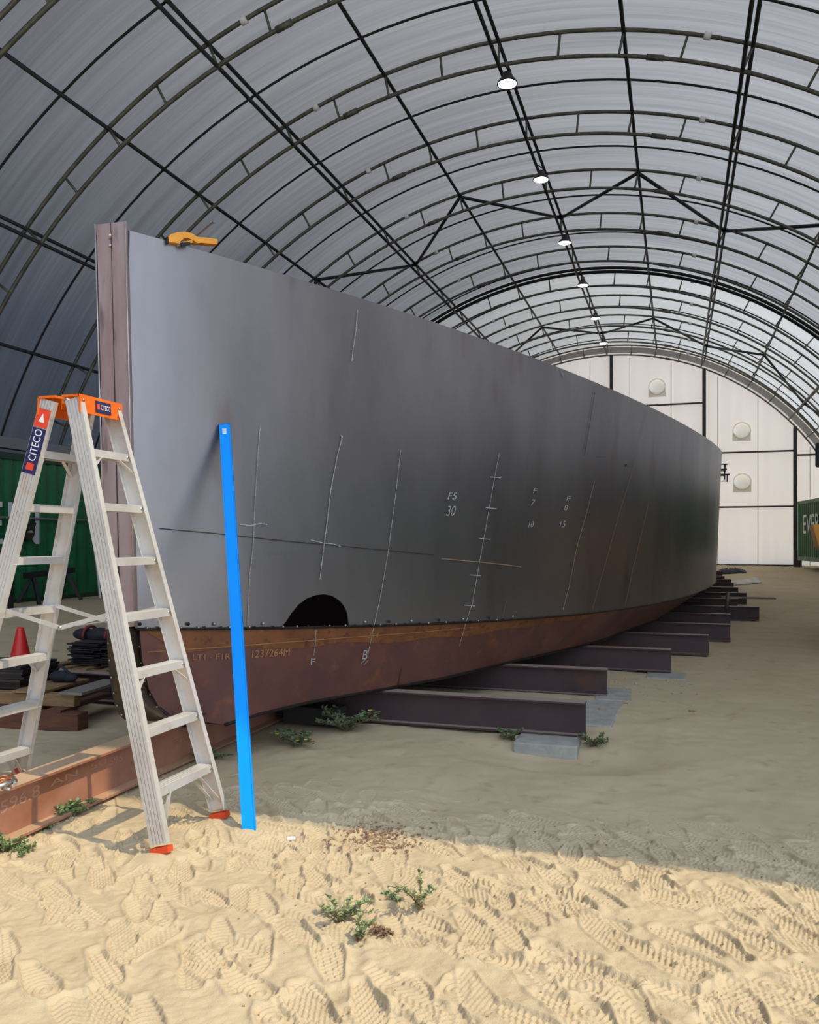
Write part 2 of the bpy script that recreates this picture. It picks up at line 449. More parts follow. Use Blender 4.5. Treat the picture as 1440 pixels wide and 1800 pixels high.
def floor_mesh():
    xs = np.concatenate([np.linspace(-15.2, -14, 4)[:-1], np.linspace(-14, -6, 50)[:-1], np.linspace(-6, -3.6, 90)[:-1],
                         np.arange(-3.6, 2.3, 0.0055), np.linspace(2.3, 7, 70), np.linspace(7, 40, 18)[1:]])
    ys = np.concatenate([np.linspace(-12, 2.2, 20)[:-1], np.arange(2.2, 5.2, 0.0055), np.arange(5.2, 8.5, 0.025),
                         np.linspace(8.5, 20, 180)[1:], np.linspace(20, 40, 120)[1:], np.linspace(40, 70, 8)[1:]])
    X, Y = np.meshgrid(xs, ys)
    Z = ground(X, Y)
    Z += 0.05 * vnoise(X, Y, 2.7, 1) + 0.022 * vnoise(X, Y, 0.8, 2) + 0.014 * vnoise(X, Y, 0.23, 3) + 0.009 * vnoise(X, Y, 0.09, 4)
    near = np.where((X > -3.6) & (X < 2.3), 1 - sm(4.4, 5.2, Y), 0)
    Z += near * (0.006 * vnoise(X, Y, 0.038, 5) + 0.003 * vnoise(X, Y, 0.018, 6))
    # far bank: lumpy sand against the end wall
    Z += 0.16 * sm(31, 35, Y) * vnoise(X, Y, 1.6, 8)
    r = np.random.default_rng(5)
    kinds = 4
    for i in range(760):
        cx = r.uniform(-3.4, 2.2); cy = r.uniform(2.3, 5.1) if i < 640 else r.uniform(4.6, 8.2)
        if cy > 5.15: continue
        a = r.normal(-0.72, 0.42) + (math.pi if r.random() < .5 else 0)
        L, W = r.uniform(.27, .31), r.uniform(.10, .12)
        m = (np.abs(X - cx) < .24) & (np.abs(Y - cy) < .24)
        jj = np.where(m.any(1))[0]; ii = np.where(m.any(0))[0]
        if len(jj) == 0 or len(ii) == 0: continue
        sl = (slice(jj[0], jj[-1] + 1), slice(ii[0], ii[-1] + 1))
        dx, dy = X[sl] - cx, Y[sl] - cy
        p = dx * math.cos(a) + dy * math.sin(a); q = -dx * math.sin(a) + dy * math.cos(a)
        w = W / 2 * (0.86 + 0.20 * np.sin(p / L * 5.0 + 0.6))
        e = np.sqrt((p / (L / 2)) ** 4 + (q / w) ** 4 + 1e-9) ** 0.5
        inside = 1 - sm(0.92, 1.04, e)
        rim = np.exp(-((e - 1.16) / 0.14) ** 2)
        k = i % kinds
        if k == 0: tr = np.sin(p * 2 * math.pi / .026) * np.sign(np.sin(q * 2 * math.pi / .05) + .2)
        elif k == 1: tr = np.sin((p + np.abs(q) * .8) * 2 * math.pi / .030)
        elif k == 2: tr = np.sin(p * 2 * math.pi / .030) * np.sin(q * 2 * math.pi / .026) * 1.4
        else: tr = np.sin(np.hypot(p - L * .22, q) * 2 * math.pi / .026)
        dep = r.uniform(.004, .0125) * (1 - float(sm(4.25, 5.15, cy)))
        tilt = p / L * r.uniform(-.5, .5)
        old = Z[sl]
        keep = 1 - 0.75 * inside
        base = old.mean()
        new = old * keep + base * (1 - keep) - dep * (1 + tilt) * inside + .0062 * np.clip(tr * 1.6, -1, 1) * inside * dep / .012 + dep * .8 * rim
        Z[sl] = new
    # scuffs: long shallow drags
    for i in range(60):
        cx, cy = r.uniform(-3.2, 2.1), r.uniform(2.3, 5.0)
        a = r.normal(-0.8, .3); l = r.uniform(.15, .5); w = r.uniform(.02, .05)
        m = (np.abs(X - cx) < l) & (np.abs(Y - cy) < l)
        jj = np.where(m.any(1))[0]; ii = np.where(m.any(0))[0]
        if len(jj) == 0 or len(ii) == 0: continue
        sl = (slice(jj[0], jj[-1] + 1), slice(ii[0], ii[-1] + 1))
        dx, dy = X[sl] - cx, Y[sl] - cy
        p = dx * math.cos(a) + dy * math.sin(a); q = -dx * math.sin(a) + dy * math.cos(a)
        Z[sl] -= .010 * np.exp(-(p / l * 2.4) ** 2) * np.exp(-(q / w) ** 2) - .006 * np.exp(-(p / l * 2.4) ** 2) * np.exp(-((np.abs(q) - 1.7 * w) / w) ** 2)
    for fx_, fy_ in ((-2.52, 3.6), (-2.52, 4.2), (-2.29, 4.09)):        # trodden flat round the ladder feet
        w = np.exp(-((X - fx_) ** 2 + (Y - fy_) ** 2) / .12 ** 2); Z[:] = Z * (1 - w) + .004 * w
    for fx_, fy_ in ((-4.0, 3.6), (-4.0, 4.2)):          # sand heaped behind the beam carries the far feet
        w = np.exp(-(((X - fx_) / .30) ** 2 + ((Y - fy_) / .30) ** 2) ** 2); Z[:] = Z * (1 - w) + .115 * w
    Z -= .075 * np.exp(-(((X + .9) / .75) ** 2 + ((Y - 6.22) / .34) ** 2) ** 2)      # scraped hollow before the first pad
    ny, nx = X.shape
    co = np.stack([X, Y, Z], -1).reshape(-1, 3).astype(np.float32)
    idx = np.arange(ny * nx).reshape(ny, nx)
    quads = np.stack([idx[:-1, :-1], idx[:-1, 1:], idx[1:, 1:], idx[1:, :-1]], -1).reshape(-1, 4)
    me = bpy.data.meshes.new('floor')
    me.vertices.add(len(co)); me.vertices.foreach_set('co', co.ravel())
    me.loops.add(quads.size); me.loops.foreach_set('vertex_index', quads.ravel().astype(np.int32))
    me.polygons.add(len(quads)); me.polygons.foreach_set('loop_start', np.arange(0, quads.size, 4, dtype=np.int32))
    me.polygons.foreach_set('loop_total', np.full(len(quads), 4, np.int32))
    me.polygons.foreach_set('use_smooth', np.ones(len(quads), bool))
    me.update(calc_edges=True); me.validate()
    me.materials.append(M['sand'])
    o = bpy.data.objects.new('floor', me); COL.objects.link(o)
    def zat(x, y):
        i = np.clip(np.searchsorted(xs, x), 1, nx - 1); j = np.clip(np.searchsorted(ys, y), 1, ny - 1)
        return float(Z[j, i])
    return struct(o), zat
floor, GZ = floor_mesh()
def on_ground(px, py):
    z = 0.0
    for _ in range(12):
        p = at_z(px, py, z); z = GZ(p.x, p.y)
    return Vector((p.x, p.y, z))

# ------------------------------------------------------------------ STRUCTURE : arched cloth roof and end wall
U = 7.8
CX, CZ = -0.366 * U, CAM_H - 0.222 * U
RI, RO = 1.252 * U, 1.305 * U
STEP = 0.3289 * U
Y0, YE = 3.68, 14.17 * STEP
SPR = math.acos((3.2 - CZ) / RO)
def arc(th, r, y):                       # th measured from the ridge, positive to the right
    return Vector((CX + r * math.sin(th), y, CZ + r * math.cos(th)))

NA, NY = 72, 40
RR = RO + 0.09
YJ = 10.1 * STEP
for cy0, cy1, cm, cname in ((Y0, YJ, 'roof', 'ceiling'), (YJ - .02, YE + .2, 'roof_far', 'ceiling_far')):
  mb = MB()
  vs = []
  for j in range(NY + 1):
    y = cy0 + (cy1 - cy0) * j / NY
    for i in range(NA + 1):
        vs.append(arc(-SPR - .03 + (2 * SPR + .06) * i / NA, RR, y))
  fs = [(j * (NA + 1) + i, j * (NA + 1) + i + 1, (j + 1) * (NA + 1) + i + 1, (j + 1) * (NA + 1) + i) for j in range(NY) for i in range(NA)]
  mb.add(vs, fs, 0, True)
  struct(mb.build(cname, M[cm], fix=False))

mb = MB()                                # end wall cloth
n = 48
VENTS = [(1155, 680), (1304, 757), (1305, 847)]
top = [arc(-SPR - .02 + (2 * SPR + .04) * i / n, RR, YE + .12) for i in range(n + 1)]
wbm = bmesh.new()
loops = [top + [Vector((top[-1].x, YE + .12, -.3)), Vector((top[0].x, YE + .12, -.3))]]
for px, py in VENTS:
    c = at_y(px, py, YE + .12)
    loops.append([c + Vector((.29 * math.cos(a), 0, .29 * math.sin(a))) for a in np.linspace(0, 2 * math.pi, 25)[:-1]])
for lp in loops:
    bv_ = [wbm.verts.new(p) for p in lp]
    for i in range(len(bv_)): wbm.edges.new((bv_[i], bv_[(i + 1) % len(bv_)]))
bmesh.ops.triangle_fill(wbm, use_beauty=True, edges=wbm.edges[:])
wbm.verts.index_update()
mb.add([v.co.copy() for v in wbm.verts], [tuple(v.index for v in f.verts) for f in wbm.faces])
wbm.free()
for sgn in (-1, 1):                      # skirts past the springing, down to the sand
    e = arc(sgn * (SPR + .02), RR, YE + .12)
    mb.add([e, (e.x + sgn * 2.6, e.y, e.z), (e.x + sgn * 2.6, e.y, -.3), (e.x, e.y, -.3)], [(0, 1, 2, 3)])
struct(mb.build('wall_back', M['end_cloth']))
mb = MB()                                # grey cloth band between the chords of the end arch
n = 60
o1 = [arc(-SPR + 2 * SPR * i / n, RO - .05, YE + .05) for i in range(n + 1)]
o2 = [arc(-SPR + 2 * SPR * i / n, RO - .30, YE + .05) for i in range(n + 1)]
mb.add(o1 + o2, [(i, i + 1, n + 2 + i, n + 1 + i) for i in range(n)], 0, True)
struct(mb.build('trim_1', M['grey_cloth']))

tn = 1
def trim(mb_, m):
    global tn
    tn += 1
    return struct(mb_.build('trim_%d' % tn, m))
post_x = []
for px in (1075, 1238, 1398):            # posts of the end wall
    x = ratio(px) * YE; post_x.append(x)
    h = math.sqrt(RI ** 2 - (x - CX) ** 2) + CZ
    q = MB(); q.box((x, YE - .03, (h + .2) / 2), (.14, .12, h - .2)); trim(q, M['post'])
    q = MB()
for pxa, pxb, py in ((1075, 1238, 716), (1238, 1398, 797), (1238, 1398, 892), (1398, 1470, 800)):
    a = at_y(pxa, py, YE - .02); b = at_y(pxb, py + (-3 if py < 880 else -1), YE - .02)
    b.z = a.z
    q = MB(); q.bar(a, b, .06, .07); trim(q, M['post'])
for px in (1037, 1107, 1180, 1262, 1333, 1425):   # seams in the cloth
    x = ratio(px) * YE
    h = math.sqrt(max(RI ** 2 - (x - CX) ** 2, 1)) + CZ
    q = MB(); q.box((x, YE + .10, h / 2 + .2), (.035, .02, h - .6)); trim(q, M['vent_grey'])
q = MB(); q.bar((-11.9, YE - .05, .62), (post_x[2], YE - .05, .62), .05, .10); trim(q, M['post'])   # bottom rail

# base rails on the containers
q = MB(); q.bar((-11.78, 4.0, 3.42), (-11.78, YE, 3.42), .18, .20); trim(q, M['grey_rail'])
q = MB(); q.bar((2 * CX + 11.78 + .1, 4.0, 3.42), (2 * CX + 12.18, YE, 3.42), .18, .20); trim(q, M['grey_rail'])

# ------------------------------------------------------------------ arch trusses
ORD = ['first', 'second', 'third', 'fourth', 'fifth', 'sixth', 'seventh', 'eighth', 'ninth', 'tenth', 'eleventh', 'twelfth', 'thirteenth', 'fourteenth']
TK = [2.33, 3.31, 4.29, 5.31, 6.35, 7.36, 8.36, 9.33, 10.25, 11.22, 12.22, 13.2, 14.15]
TH = [math.radians(a) for a in (0, 11.6, 23.0, 34.8, 47.0, 58.7)]
THS = sorted([-t for t in TH[1:]] + TH)
struts = sorted(THS + [(THS[i] + THS[i + 1]) / 2 for i in range(len(THS) - 1)] + [-math.radians(65.5), math.radians(65.5)])
def make_truss():
    t = thing('arch_truss', '', 'roof truss', (CX, 0, CZ))
    n = 64
    for nm, r, rad in (('outer_chord', RO, .034), ('inner_chord', RI, .034)):
        q = MB(); q.tube([arc(-SPR + 2 * SPR * i / n, r, 0) for i in range(n + 1)], rad, 8); q.build(nm, M['galv'], t)
    for th in struts:
        q = MB(); q.tube([arc(th, RI, 0), arc(th, RO, 0)], .022, 6); q.build('strut', M['galv'], t)
    for th in (math.radians(-19.3), math.radians(19)):
        q = MB(); q.tube([arc(th - .005, RO, 0), arc(th + .005, RO, 0)], .062, 8); q.build('joint_sleeve', M['white_ink'], t)
    for th in (math.radians(-16), math.radians(15)):
        q = MB(); q.tube([arc(th - .014, RI, 0), arc(th + .014, RI, 0)], .050, 8); q.build('splice_collar', M['galv'], t)
    return t
def copy_tree(src):
    c = src.copy(); COL.objects.link(c)
    for ch in src.children:
        d = ch.copy(); COL.objects.link(d); d.parent = c
        for g in ch.children:
            e = g.copy(); COL.objects.link(e); e.parent = d
    return c
tr0 = make_truss()
for i, k in enumerate(TK):
    t = tr0 if i == 0 else copy_tree(tr0)
    t.location.y = k * STEP
    lab = 'arched tubular steel roof truss, %s from the entrance' % ORD[i]
    if i == len(TK) - 1: lab = 'arched tubular steel roof truss standing against the white end wall'
    tag(t, lab, 'roof truss', 'arched roof trusses')

# purlins running down the tunnel
side = {-1: 'left', 1: 'right'}
for i, th in enumerate(THS):
    k = i - 5
    pair = (k % 2 == 0)
    where = 'along the ridge' if k == 0 else '%s row %s of the ridge' % (ORD[abs(k) - 1], side[1 if k > 0 else -1])
    if pair:
        t = thing('double_purlin', 'double black steel purlin running down the roof, ' + where, 'purlin', arc(th, RO, Y0), 'roof purlins')
        for r in (RO - .02, RI + .0):
            q = MB(); q.tube([arc(th, r, Y0 + .1), arc(th, r, YE)], .033, 8); q.build('tube', M['black_steel'], t)
    else:
        q = MB(); q.tube([arc(th, RO - .03, Y0 + .1), arc(th, RO - .03, YE)], .033, 8)
        tag(q.build('purlin', M['black_steel']), 'single black steel purlin tube running down the roof, ' + where, 'purlin', 'roof purlins')
# zig-zag wind braces in two bays
def brace(ka, kb, n0, lab):
    for j in range(len(THS) - 1):
        a = arc(THS[j], RO - .06, (ka if (j + n0) % 2 else kb) * STEP); b = arc(THS[j + 1], RO - .06, (kb if (j + n0) % 2 else ka) * STEP)
        q = MB(); q.tube([a, b], .040, 8)
        s = j - 5
        wh = ('%s to the right of the ridge' % ORD[s]) if s >= 0 else ('%s to the left of the ridge' % ORD[-s - 1])
        tag(q.build('wind_brace', M['black_steel']), 'diagonal black wind brace in the %s, %s' % (lab, wh), 'brace', 'wind braces')
brace(7.36, 8.36, 1, 'nearer braced bay')
brace(12.22, 13.2, 1, 'far braced bay')
# thin black tension ropes halfway between the trusses, under the cloth
for i in range(len(TK) - 1):
    y = (TK[i] + (TK[i + 1] - TK[i]) * 0.60) * STEP
    q = MB(); q.tube([arc(-SPR + 2 * SPR * s / 60, RO + .05, y) for s in range(61)], .020, 6)
    tag(q.build('tension_rope', M['dark_band']), 'thin black rope arching under the cloth between the %s and %s trusses' % (ORD[i], ORD[i + 1]), 'rope', 'roof ropes')
# dark webbing joint where two shelters meet
q = MB()
for dy, r in ((0.10, RO + .03), (.28, RO - .03)):
    q.tube([arc(-SPR + 2 * SPR * s / 60, r, 10.25 * STEP + dy - .45) for s in range(61)], .05, 8)
tag(q.build('joint_webbing', M['dark_band']), 'thick black webbing band arching across the roof at the joint of the two shelters', 'webbing')

# ------------------------------------------------------------------ high-bay lamps along the ridge
LP = [(892, 146, 30), (951, 315, 22), (993, 426, 17), (1025, 501, 14), (1047, 559, 12), (1061, 603, 10)]
for i, (px, py, w) in enumerate(LP):
    zl = 9.32
    c = at_z(px, py, zl)
    t = thing('high_bay_lamp', 'lit round high bay lamp under the ridge, %s from the entrance' % ORD[i], 'lamp', c, 'high bay lamps')
    q = MB(); q.lathe([(.0, .17), (.07, .17), (.08, .09), (.13, .06), (.17, .0), (.175, -.02), (.155, -.02)], c, n=24); q.build('housing', M['lamp_body'], t)
    q = MB(); q.lathe([(.155, -.015), (.12, -.03), (.06, -.04), (.0, -.043)], c, n=24); q.build('lens', M['lamp_glow'], t)
    q = MB(); top = Vector((CX, c.y, RI + CZ))
    q.tube([c + Vector((0, 0, .16)), c + Vector((.05, .02, .22)), c + Vector((-.05, 0, .30)), top], .012, 6); q.build('cable', M['black_rubber'], t)

# ------------------------------------------------------------------ round vents on the end wall
for i, (px, py, lab) in enumerate(((1155, 680, 'round white vent high on the end wall, above the hull'),
                                   (1304, 757, 'round white vent on the end wall, upper of the two stacked right of the hull'),
                                   (1305, 847, 'round white vent on the end wall, lower of the two stacked right of the hull'))):
    c = at_y(px, py, YE + .06)
    t = thing('wall_vent', lab, 'vent', c, 'end wall vents')
    q = MB(); q.lathe([(0, .10), (.22, .09), (.29, .05), (.30, 0)], c, axis=(0, -1, 0), n=28); q.build('disc', M['vent_white'], t)
    q = MB(); q.lathe([(.30, .0), (.33, .03), (.36, .03), (.36, 0)], c, axis=(0, -1, 0), n=28)
    q.build('ring', M['vent_grey'], t)
    q = MB(); q.box(c + Vector((0, .01, -.26)), (.70, .05, .32)); q.build('flap', M['vent_grey'], t)

# ------------------------------------------------------------------ shipping containers
def container(label, L, H, W, loc, rotz, m, group='shipping containers'):
    """long side facing local +x at x=0, length along +y, body towards -x"""
    t = bpy.data.objects.new('shipping_container', None); COL.objects.link(t)
    t.location = loc; t.rotation_euler = (0, 0, rotz)
    tag(t, label, 'shipping container', group)
    def link(q, nm, mm):
        o = q.build(nm, mm); o.parent = t; return o
    q = MB()                             # corrugated long side
    prof = []; y = .15; d = .036; p = .278
    while y < L - .15:
        for dy, dx in ((0, -.02), (.07, -.02), (.139, -.02 - d), (.209, -.02 - d)):
            if y + dy < L - .12: prof.append((dx, y + dy))
        y += p
    for a, s in ((prof, 1),):
        vs = [(x, yy, .14) for x, yy in a] + [(x, yy, H - .12) for x, yy in a]
        n = len(a)
        q.add(vs, [(i, i + 1, n + i + 1, n + i) for i in range(n - 1)])
    link(q, 'side_wall', m)
    q = MB(); q.box((-W / 2, L / 2, H - .05), (W - .1, L - .1, .04)); link(q, 'roof', M['dark_green'] if m == M['green'] else m)
    q = MB(); q.box((-W / 2, .03, H / 2), (W - .1, .04, H - .2)); q.box((-W / 2, L - .03, H / 2), (W - .1, .04, H - .2)); q.box((-W + .04, L / 2, H / 2), (.04, L - .1, H - .2)); link(q, 'end_wall', m)
    for nm, z, h in (('top_side_rail', H - .06, .12), ('bottom_side_rail', .08, .16)):
        q = MB(); q.box((-.04, L / 2, z), (.08, L, h)); link(q, nm, M['dark_green'] if m == M['green'] else m)
    for yy in (.09, L - .09):
        q = MB(); q.box((-.085, yy, H / 2), (.17, .17, H)); link(q, 'corner_post', m)
    return t
def cont_text(t, txt, y0, z0, w, h, material=None, nm='lettering', flip=False):
    vs, fs = text_outline(txt)
    q = MB()
    for a, b in (vs[0:0]): pass
    yy = (lambda a: y0 + a * w)
    q.add([(.004, yy(a), z0 + b * h) for a, b in vs], fs)
    o = q.build(nm, material or M['white_paint']); o.parent = t
    return o
LX = -11.6
lz = .38
c1 = container('green corrugated shipping container on the left with large white letters', 12.19, 3.23 - lz, 2.44, (LX, 4.9, lz), 0, M['green'])
p0 = at_x(-250, 957, LX); p1 = at_x(69, 957, LX); ph = at_x(69, 885, LX)
cont_text(c1, 'GREEN', p0.y - 4.9, p1.z - lz, p1.y - p0.y, ph.z - p1.z)
a0 = at_x(116, 845, LX); a1 = at_x(126, 845, LX); a2 = at_x(116, 833, LX)
cont_text(c1, 'HI', a0.y - 4.9, a0.z - lz, a1.y - a0.y, a2.z - a0.z, nm='small_lettering')
c2 = container('green shipping container further back on the left, behind the hull', 12.19, 3.23 - lz, 2.44, (LX, 17.3, lz), 0, M['green'])
# right row carries the other side of the roof
RX = 2 * CX - LX
for i, y in enumerate((5.0, 17.3)):
    t = container('green shipping container under the right side of the roof, %s from the entrance' % ORD[i], 12.19, 3.0, 2.44, (RX + .15, y + 12.19, .2), math.pi, M['green_far'])
# faded container near the end wall, seen past the hull
pe = at_d(1402, 985, 32.4)
zr = pe.z
c4 = container('faded green shipping container by the right end of the end wall, with white letters', 6.06, 2.32, 2.2,
               (pe.x, pe.y, zr - .0), math.pi + .12, M['green_far'])
vs, fs = text_outline('EVERGREEN')
q = MB(); q.add([(.006, .85 + a * 5.1, 1.05 + b * .72) for a, b in vs], fs)
o = q.build('lettering', M['white_paint']); o.parent = c4

# ------------------------------------------------------------------ the steel hull
P2 = np.array((.93, 19.0)); P1 = P2 - 8 * np.array([.049, 1.0])
S0 = np.array([ratio(222) * 4.65, 4.65])
K0 = np.array([ratio(240) * 4.67, 4.67]); K1 = P1 - [.12, 0]; K2 = P2 - [.12, 0]
def bez(A, B, C, t):
    t = np.atleast_1d(t)[:, None]
    return (1 - t) ** 2 * A + 2 * t * (1 - t) * B + t * t * C
tt = np.linspace(0, 1, 4001)
SH, CH = bez(S0, P1, P2, tt), bez(K0, K1, K2, tt)
def t_of(curve, px):
    return tt[np.argmin(np.abs(curve[:, 0] - ratio(px) * curve[:, 1]))]
def fit_z(curve, pts, deg):
    T, Z = [], []
    for px, py in pts:
        t = t_of(curve, px); i = int(round(t * 4000)); x, y = curve[i]
        T.append(t); Z.append(CAM_H + (HORIZON - py) / F_PX * (y * CP - x * SP))
    return np.polyfit(T, Z, deg)
ZS = fit_z(SH, [(222, 402), (350, 440), (430, 463), (560, 502), (720, 553), (840, 592), (985, 645), (1060, 678), (1150, 720), (1210, 750), (1250, 775), (1268, 792)], 4)
ZC_ = fit_z(CH, [(240, 1104), (500, 1102), (614, 1100), (720, 1097), (816, 1092), (930, 1086), (1038, 1076), (1092, 1072), (1140, 1062), (1196, 1049), (1232, 1039), (1257, 1023)], 4)
def sheer_pt(t):
    p = bez(S0, P1, P2, t)[0]; return Vector((p[0], p[1], np.polyval(ZS, t)))
def chine_pt(t):
    p = bez(K0, K1, K2, t)[0]; return Vector((p[0], p[1], np.polyval(ZC_, t)))
BOT = [(246, 1112, None), (250, 1160, None), (262, 1212, None), (280, 1243, None), (300, 1260, None), (395, 1274, None), (440, 1259, .31), (540, 1235, .31),
       (670, 1212, .31), (780, 1192, .31), (890, 1165, .31), (970, 1147, .315), (1020, 1135, .32), (1061, 1124, .325), (1116, 1103, .335), (1153, 1090, .345)]
bT, bP = [], []
for px, py, z in BOT:
    t = t_of(CH, px); c = chine_pt(t)
    p = at_y(px, py, c.y) if z is None else at_z(px, py, z)
    bT.append(t); bP.append(p)
bT += [.75, 1.0]; bP += [Vector((-.02, 16.2, .36)), Vector((.30, 19.4, .38))]
def bottom_pt(t):
    return Vector([float(np.interp(t, bT, [p[k] for p in bP])) for k in range(3)])
T0B = bT[0]

hull = thing('boat_hull', 'large unfinished dark steel boat hull with red-brown bottom plating, resting on steel beams', 'boat', (-3.5, 4.7, .3))

# hole cut in the side plate
hole_px = [(496, 1101), (503, 1092), (512, 1079), (525, 1063), (540, 1052), (556, 1046), (570, 1044.5), (584, 1047), (597, 1055), (606, 1066), (611.5, 1080), (613.5, 1100)]
hT = [t_of(CH, p[0]) for p in hole_px]
def hole_v(t):
    if t < hT[0] or t > hT[-1]: return 0.0
    px = np.interp(t, hT, [p[0] for p in hole_px]); py = np.interp(t, hT, [p[1] for p in hole_px])
    a, b = chine_pt(t), sheer_pt(t)
    za = CAM_H + (HORIZON - py) / F_PX * (a.y * CP - a.x * SP)
    return max(0, (za - a.z) / (b.z - a.z))
def cols():
    base = list(np.linspace(0, .3, 60)) + list(np.linspace(.3, 1, 70))[1:]
    base = [b for b in base if not (hT[0] - .001 < b < hT[-1] + .001)]
    return sorted(base + list(np.linspace(hT[0], hT[-1], 40)) + [hT[-1] + 1e-4, hT[0] - 1e-4])
CO = cols(); NV = 24
AFT = [(.98, 21.5), (.86, 24.0), (.5, 26.5), (.0, 29.0)]
def ax_x(y): return -3.505 + (y - 4.65) * .026        # the hull's centre line
def grid(mb_, rows, mi=0, smooth=True):
    n = len(rows[0]); vs = [p for r in rows for p in r]
    mb_.add(vs, [(i * n + j, i * n + j + 1, (i + 1) * n + j + 1, (i + 1) * n + j) for i in range(len(rows) - 1) for j in range(n - 1)], mi, smooth)
rows = []
for t in CO:
    a, b = chine_pt(t), sheer_pt(t); v0 = hole_v(t)
    rows.append([a.lerp(b, v0 + (1 - v0) * j / NV) for j in range(NV + 1)])
zs1, zc1 = rows[-1][-1].z, rows[-1][0].z
aft_rows = []
for k, (x, y) in enumerate(AFT):
    s = (k + 1) / len(AFT)
    a = Vector((x - .12, y, zc1 + .03 * s)); b = Vector((x, y, zs1 + .12 * s))
    aft_rows.append([a.lerp(b, j / NV) for j in range(NV + 1)])
q = MB(); grid(q, rows + aft_rows)
BV_SIDE = BVHTree.FromPolygons([Vector(v) for v in q.v], q.f)
side_o = q.build('side_plate', M['mill_steel'], hull, fix=False)
md = side_o.modifiers.new('thickness', 'SOLIDIFY'); md.thickness = .010; md.offset = 1.0
md = side_o.modifiers.new('edges', 'EDGE_SPLIT'); md.split_angle = .6
# port side, mirrored in the centre line
def mir(p): return Vector((2 * ax_x(p.y) - p.x, p.y, p.z))
q = MB()
prow = [[mir(chine_pt(t)).lerp(mir(sheer_pt(t)), j / 8) for j in range(9)] for t in np.linspace(0, 1, 40)] + [[mir(r[j * 3]) for j in range(9)] for r in aft_rows]
grid(q, prow)
port_o = q.build('side_plate', M['mill_steel'], hull, fix=False)
# bottom plates
TB = [t for t in sorted(set(list(np.linspace(T0B, .12, 40)) + list(np.linspace(.12, 1, 60)) + [t for t in bT if t >= T0B]))]
q = MB(); brow = []
for t in TB:
    a, b = chine_pt(t), bottom_pt(t)
    brow.append([a.lerp(b, j / 10) for j in range(11)])
grid(q, brow)
BV_BOT = BVHTree.FromPolygons([Vector(v) for v in q.v], q.f)
aftb = [[Vector((x - .12, y, zc1 + .03)).lerp(Vector((x - .6, y, .42)), j / 10) for j in range(11)] for x, y in AFT]
grid(q, [brow[-1]] + aftb)
bot_o = q.build('bottom_plate', M['rust_plate'], hull, fix=False)
q = MB(); grid(q, [[mir(p) for p in r] for r in brow[::3] + aftb]); q.build('bottom_plate', M['rust_plate'], hull, fix=False)
# flat underside and inside floor between the two lower knuckles
q = MB()
kn = [r[-1] for r in brow] + [r[-1] for r in aftb]
grid(q, [[p, Vector((ax_x(p.y), p.y, p.z - .01)), mir(p)] for p in kn[4:]], smooth=False)
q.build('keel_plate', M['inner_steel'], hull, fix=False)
# transom, then bulkheads added to keep the hull inside dark
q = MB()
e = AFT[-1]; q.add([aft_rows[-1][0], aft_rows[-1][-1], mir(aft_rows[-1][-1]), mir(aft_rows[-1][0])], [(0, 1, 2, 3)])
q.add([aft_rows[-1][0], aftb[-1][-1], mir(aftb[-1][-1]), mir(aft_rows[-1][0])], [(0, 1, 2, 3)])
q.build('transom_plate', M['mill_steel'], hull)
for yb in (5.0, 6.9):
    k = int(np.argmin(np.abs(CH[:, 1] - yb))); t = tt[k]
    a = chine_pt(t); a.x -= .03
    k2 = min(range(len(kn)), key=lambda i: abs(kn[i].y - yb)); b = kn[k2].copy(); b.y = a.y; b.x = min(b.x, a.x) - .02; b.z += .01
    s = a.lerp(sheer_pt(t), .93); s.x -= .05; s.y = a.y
    q = MB(); q.add([b, a, s, mir(s), mir(a), mir(b)], [(0, 1, 2, 3, 4, 5)]); q.build('added_bulkhead', M['inner_steel'], hull)
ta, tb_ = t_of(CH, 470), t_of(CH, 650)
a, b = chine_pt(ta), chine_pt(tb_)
q = MB()                                  # plate added over the cut-out to block light from above
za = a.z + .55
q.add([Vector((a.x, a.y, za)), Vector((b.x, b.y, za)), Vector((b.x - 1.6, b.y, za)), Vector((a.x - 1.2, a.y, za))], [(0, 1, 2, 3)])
q.build('added_shelf', M['inner_steel'], hull)

# orange rust strip along the top of the bottom plate
q = MB()
sr = []
for t in [t for t in TB if t < .75]:
    a, b = chine_pt(t), bottom_pt(t)
    n_ = Vector((.62, -.78, 0)) * .004
    w = max(.0, min(.16, (t - T0B) * 8)) * (1 - max(0, (t - .25) / .5)) * (1 + .1 * math.sin(t * 90))
    L = (b - a).length
    sr.append([a + n_, a.lerp(b, min(1, w / L)) + n_])
grid(q, sr); q.build('rust_band', M['orange_rust'], hull, fix=False)

# weld bead along the chine with tack welds
q = MB(); q.tube([chine_pt(t) + Vector((.006, -.008, -.006)) for t in np.linspace(0, .99, 120)], .011, 6); q.build('weld_bead', M['weld'], hull)
q = MB(); q.tube([bottom_pt(t) + Vector((.004, -.006, 0)) for t in np.linspace(bT[5], .6, 60)], .012, 6); q.build('knuckle_bead', M['weld'], hull)
for k in range(46):
    px = 247 + k * 14.5 + random.uniform(-4, 4)
    if k % 3 == 0 and 496 < px < 614: continue
    t = t_of(CH, px); c = chine_pt(t) + Vector((.012, -.014, .004 if k % 3 else .028))
    q = MB(); q.sphere(c, .013 if k % 3 == 0 else .009, 8); q.build('tack_weld', M['tack'] if k % 2 else M['weld'], hull)
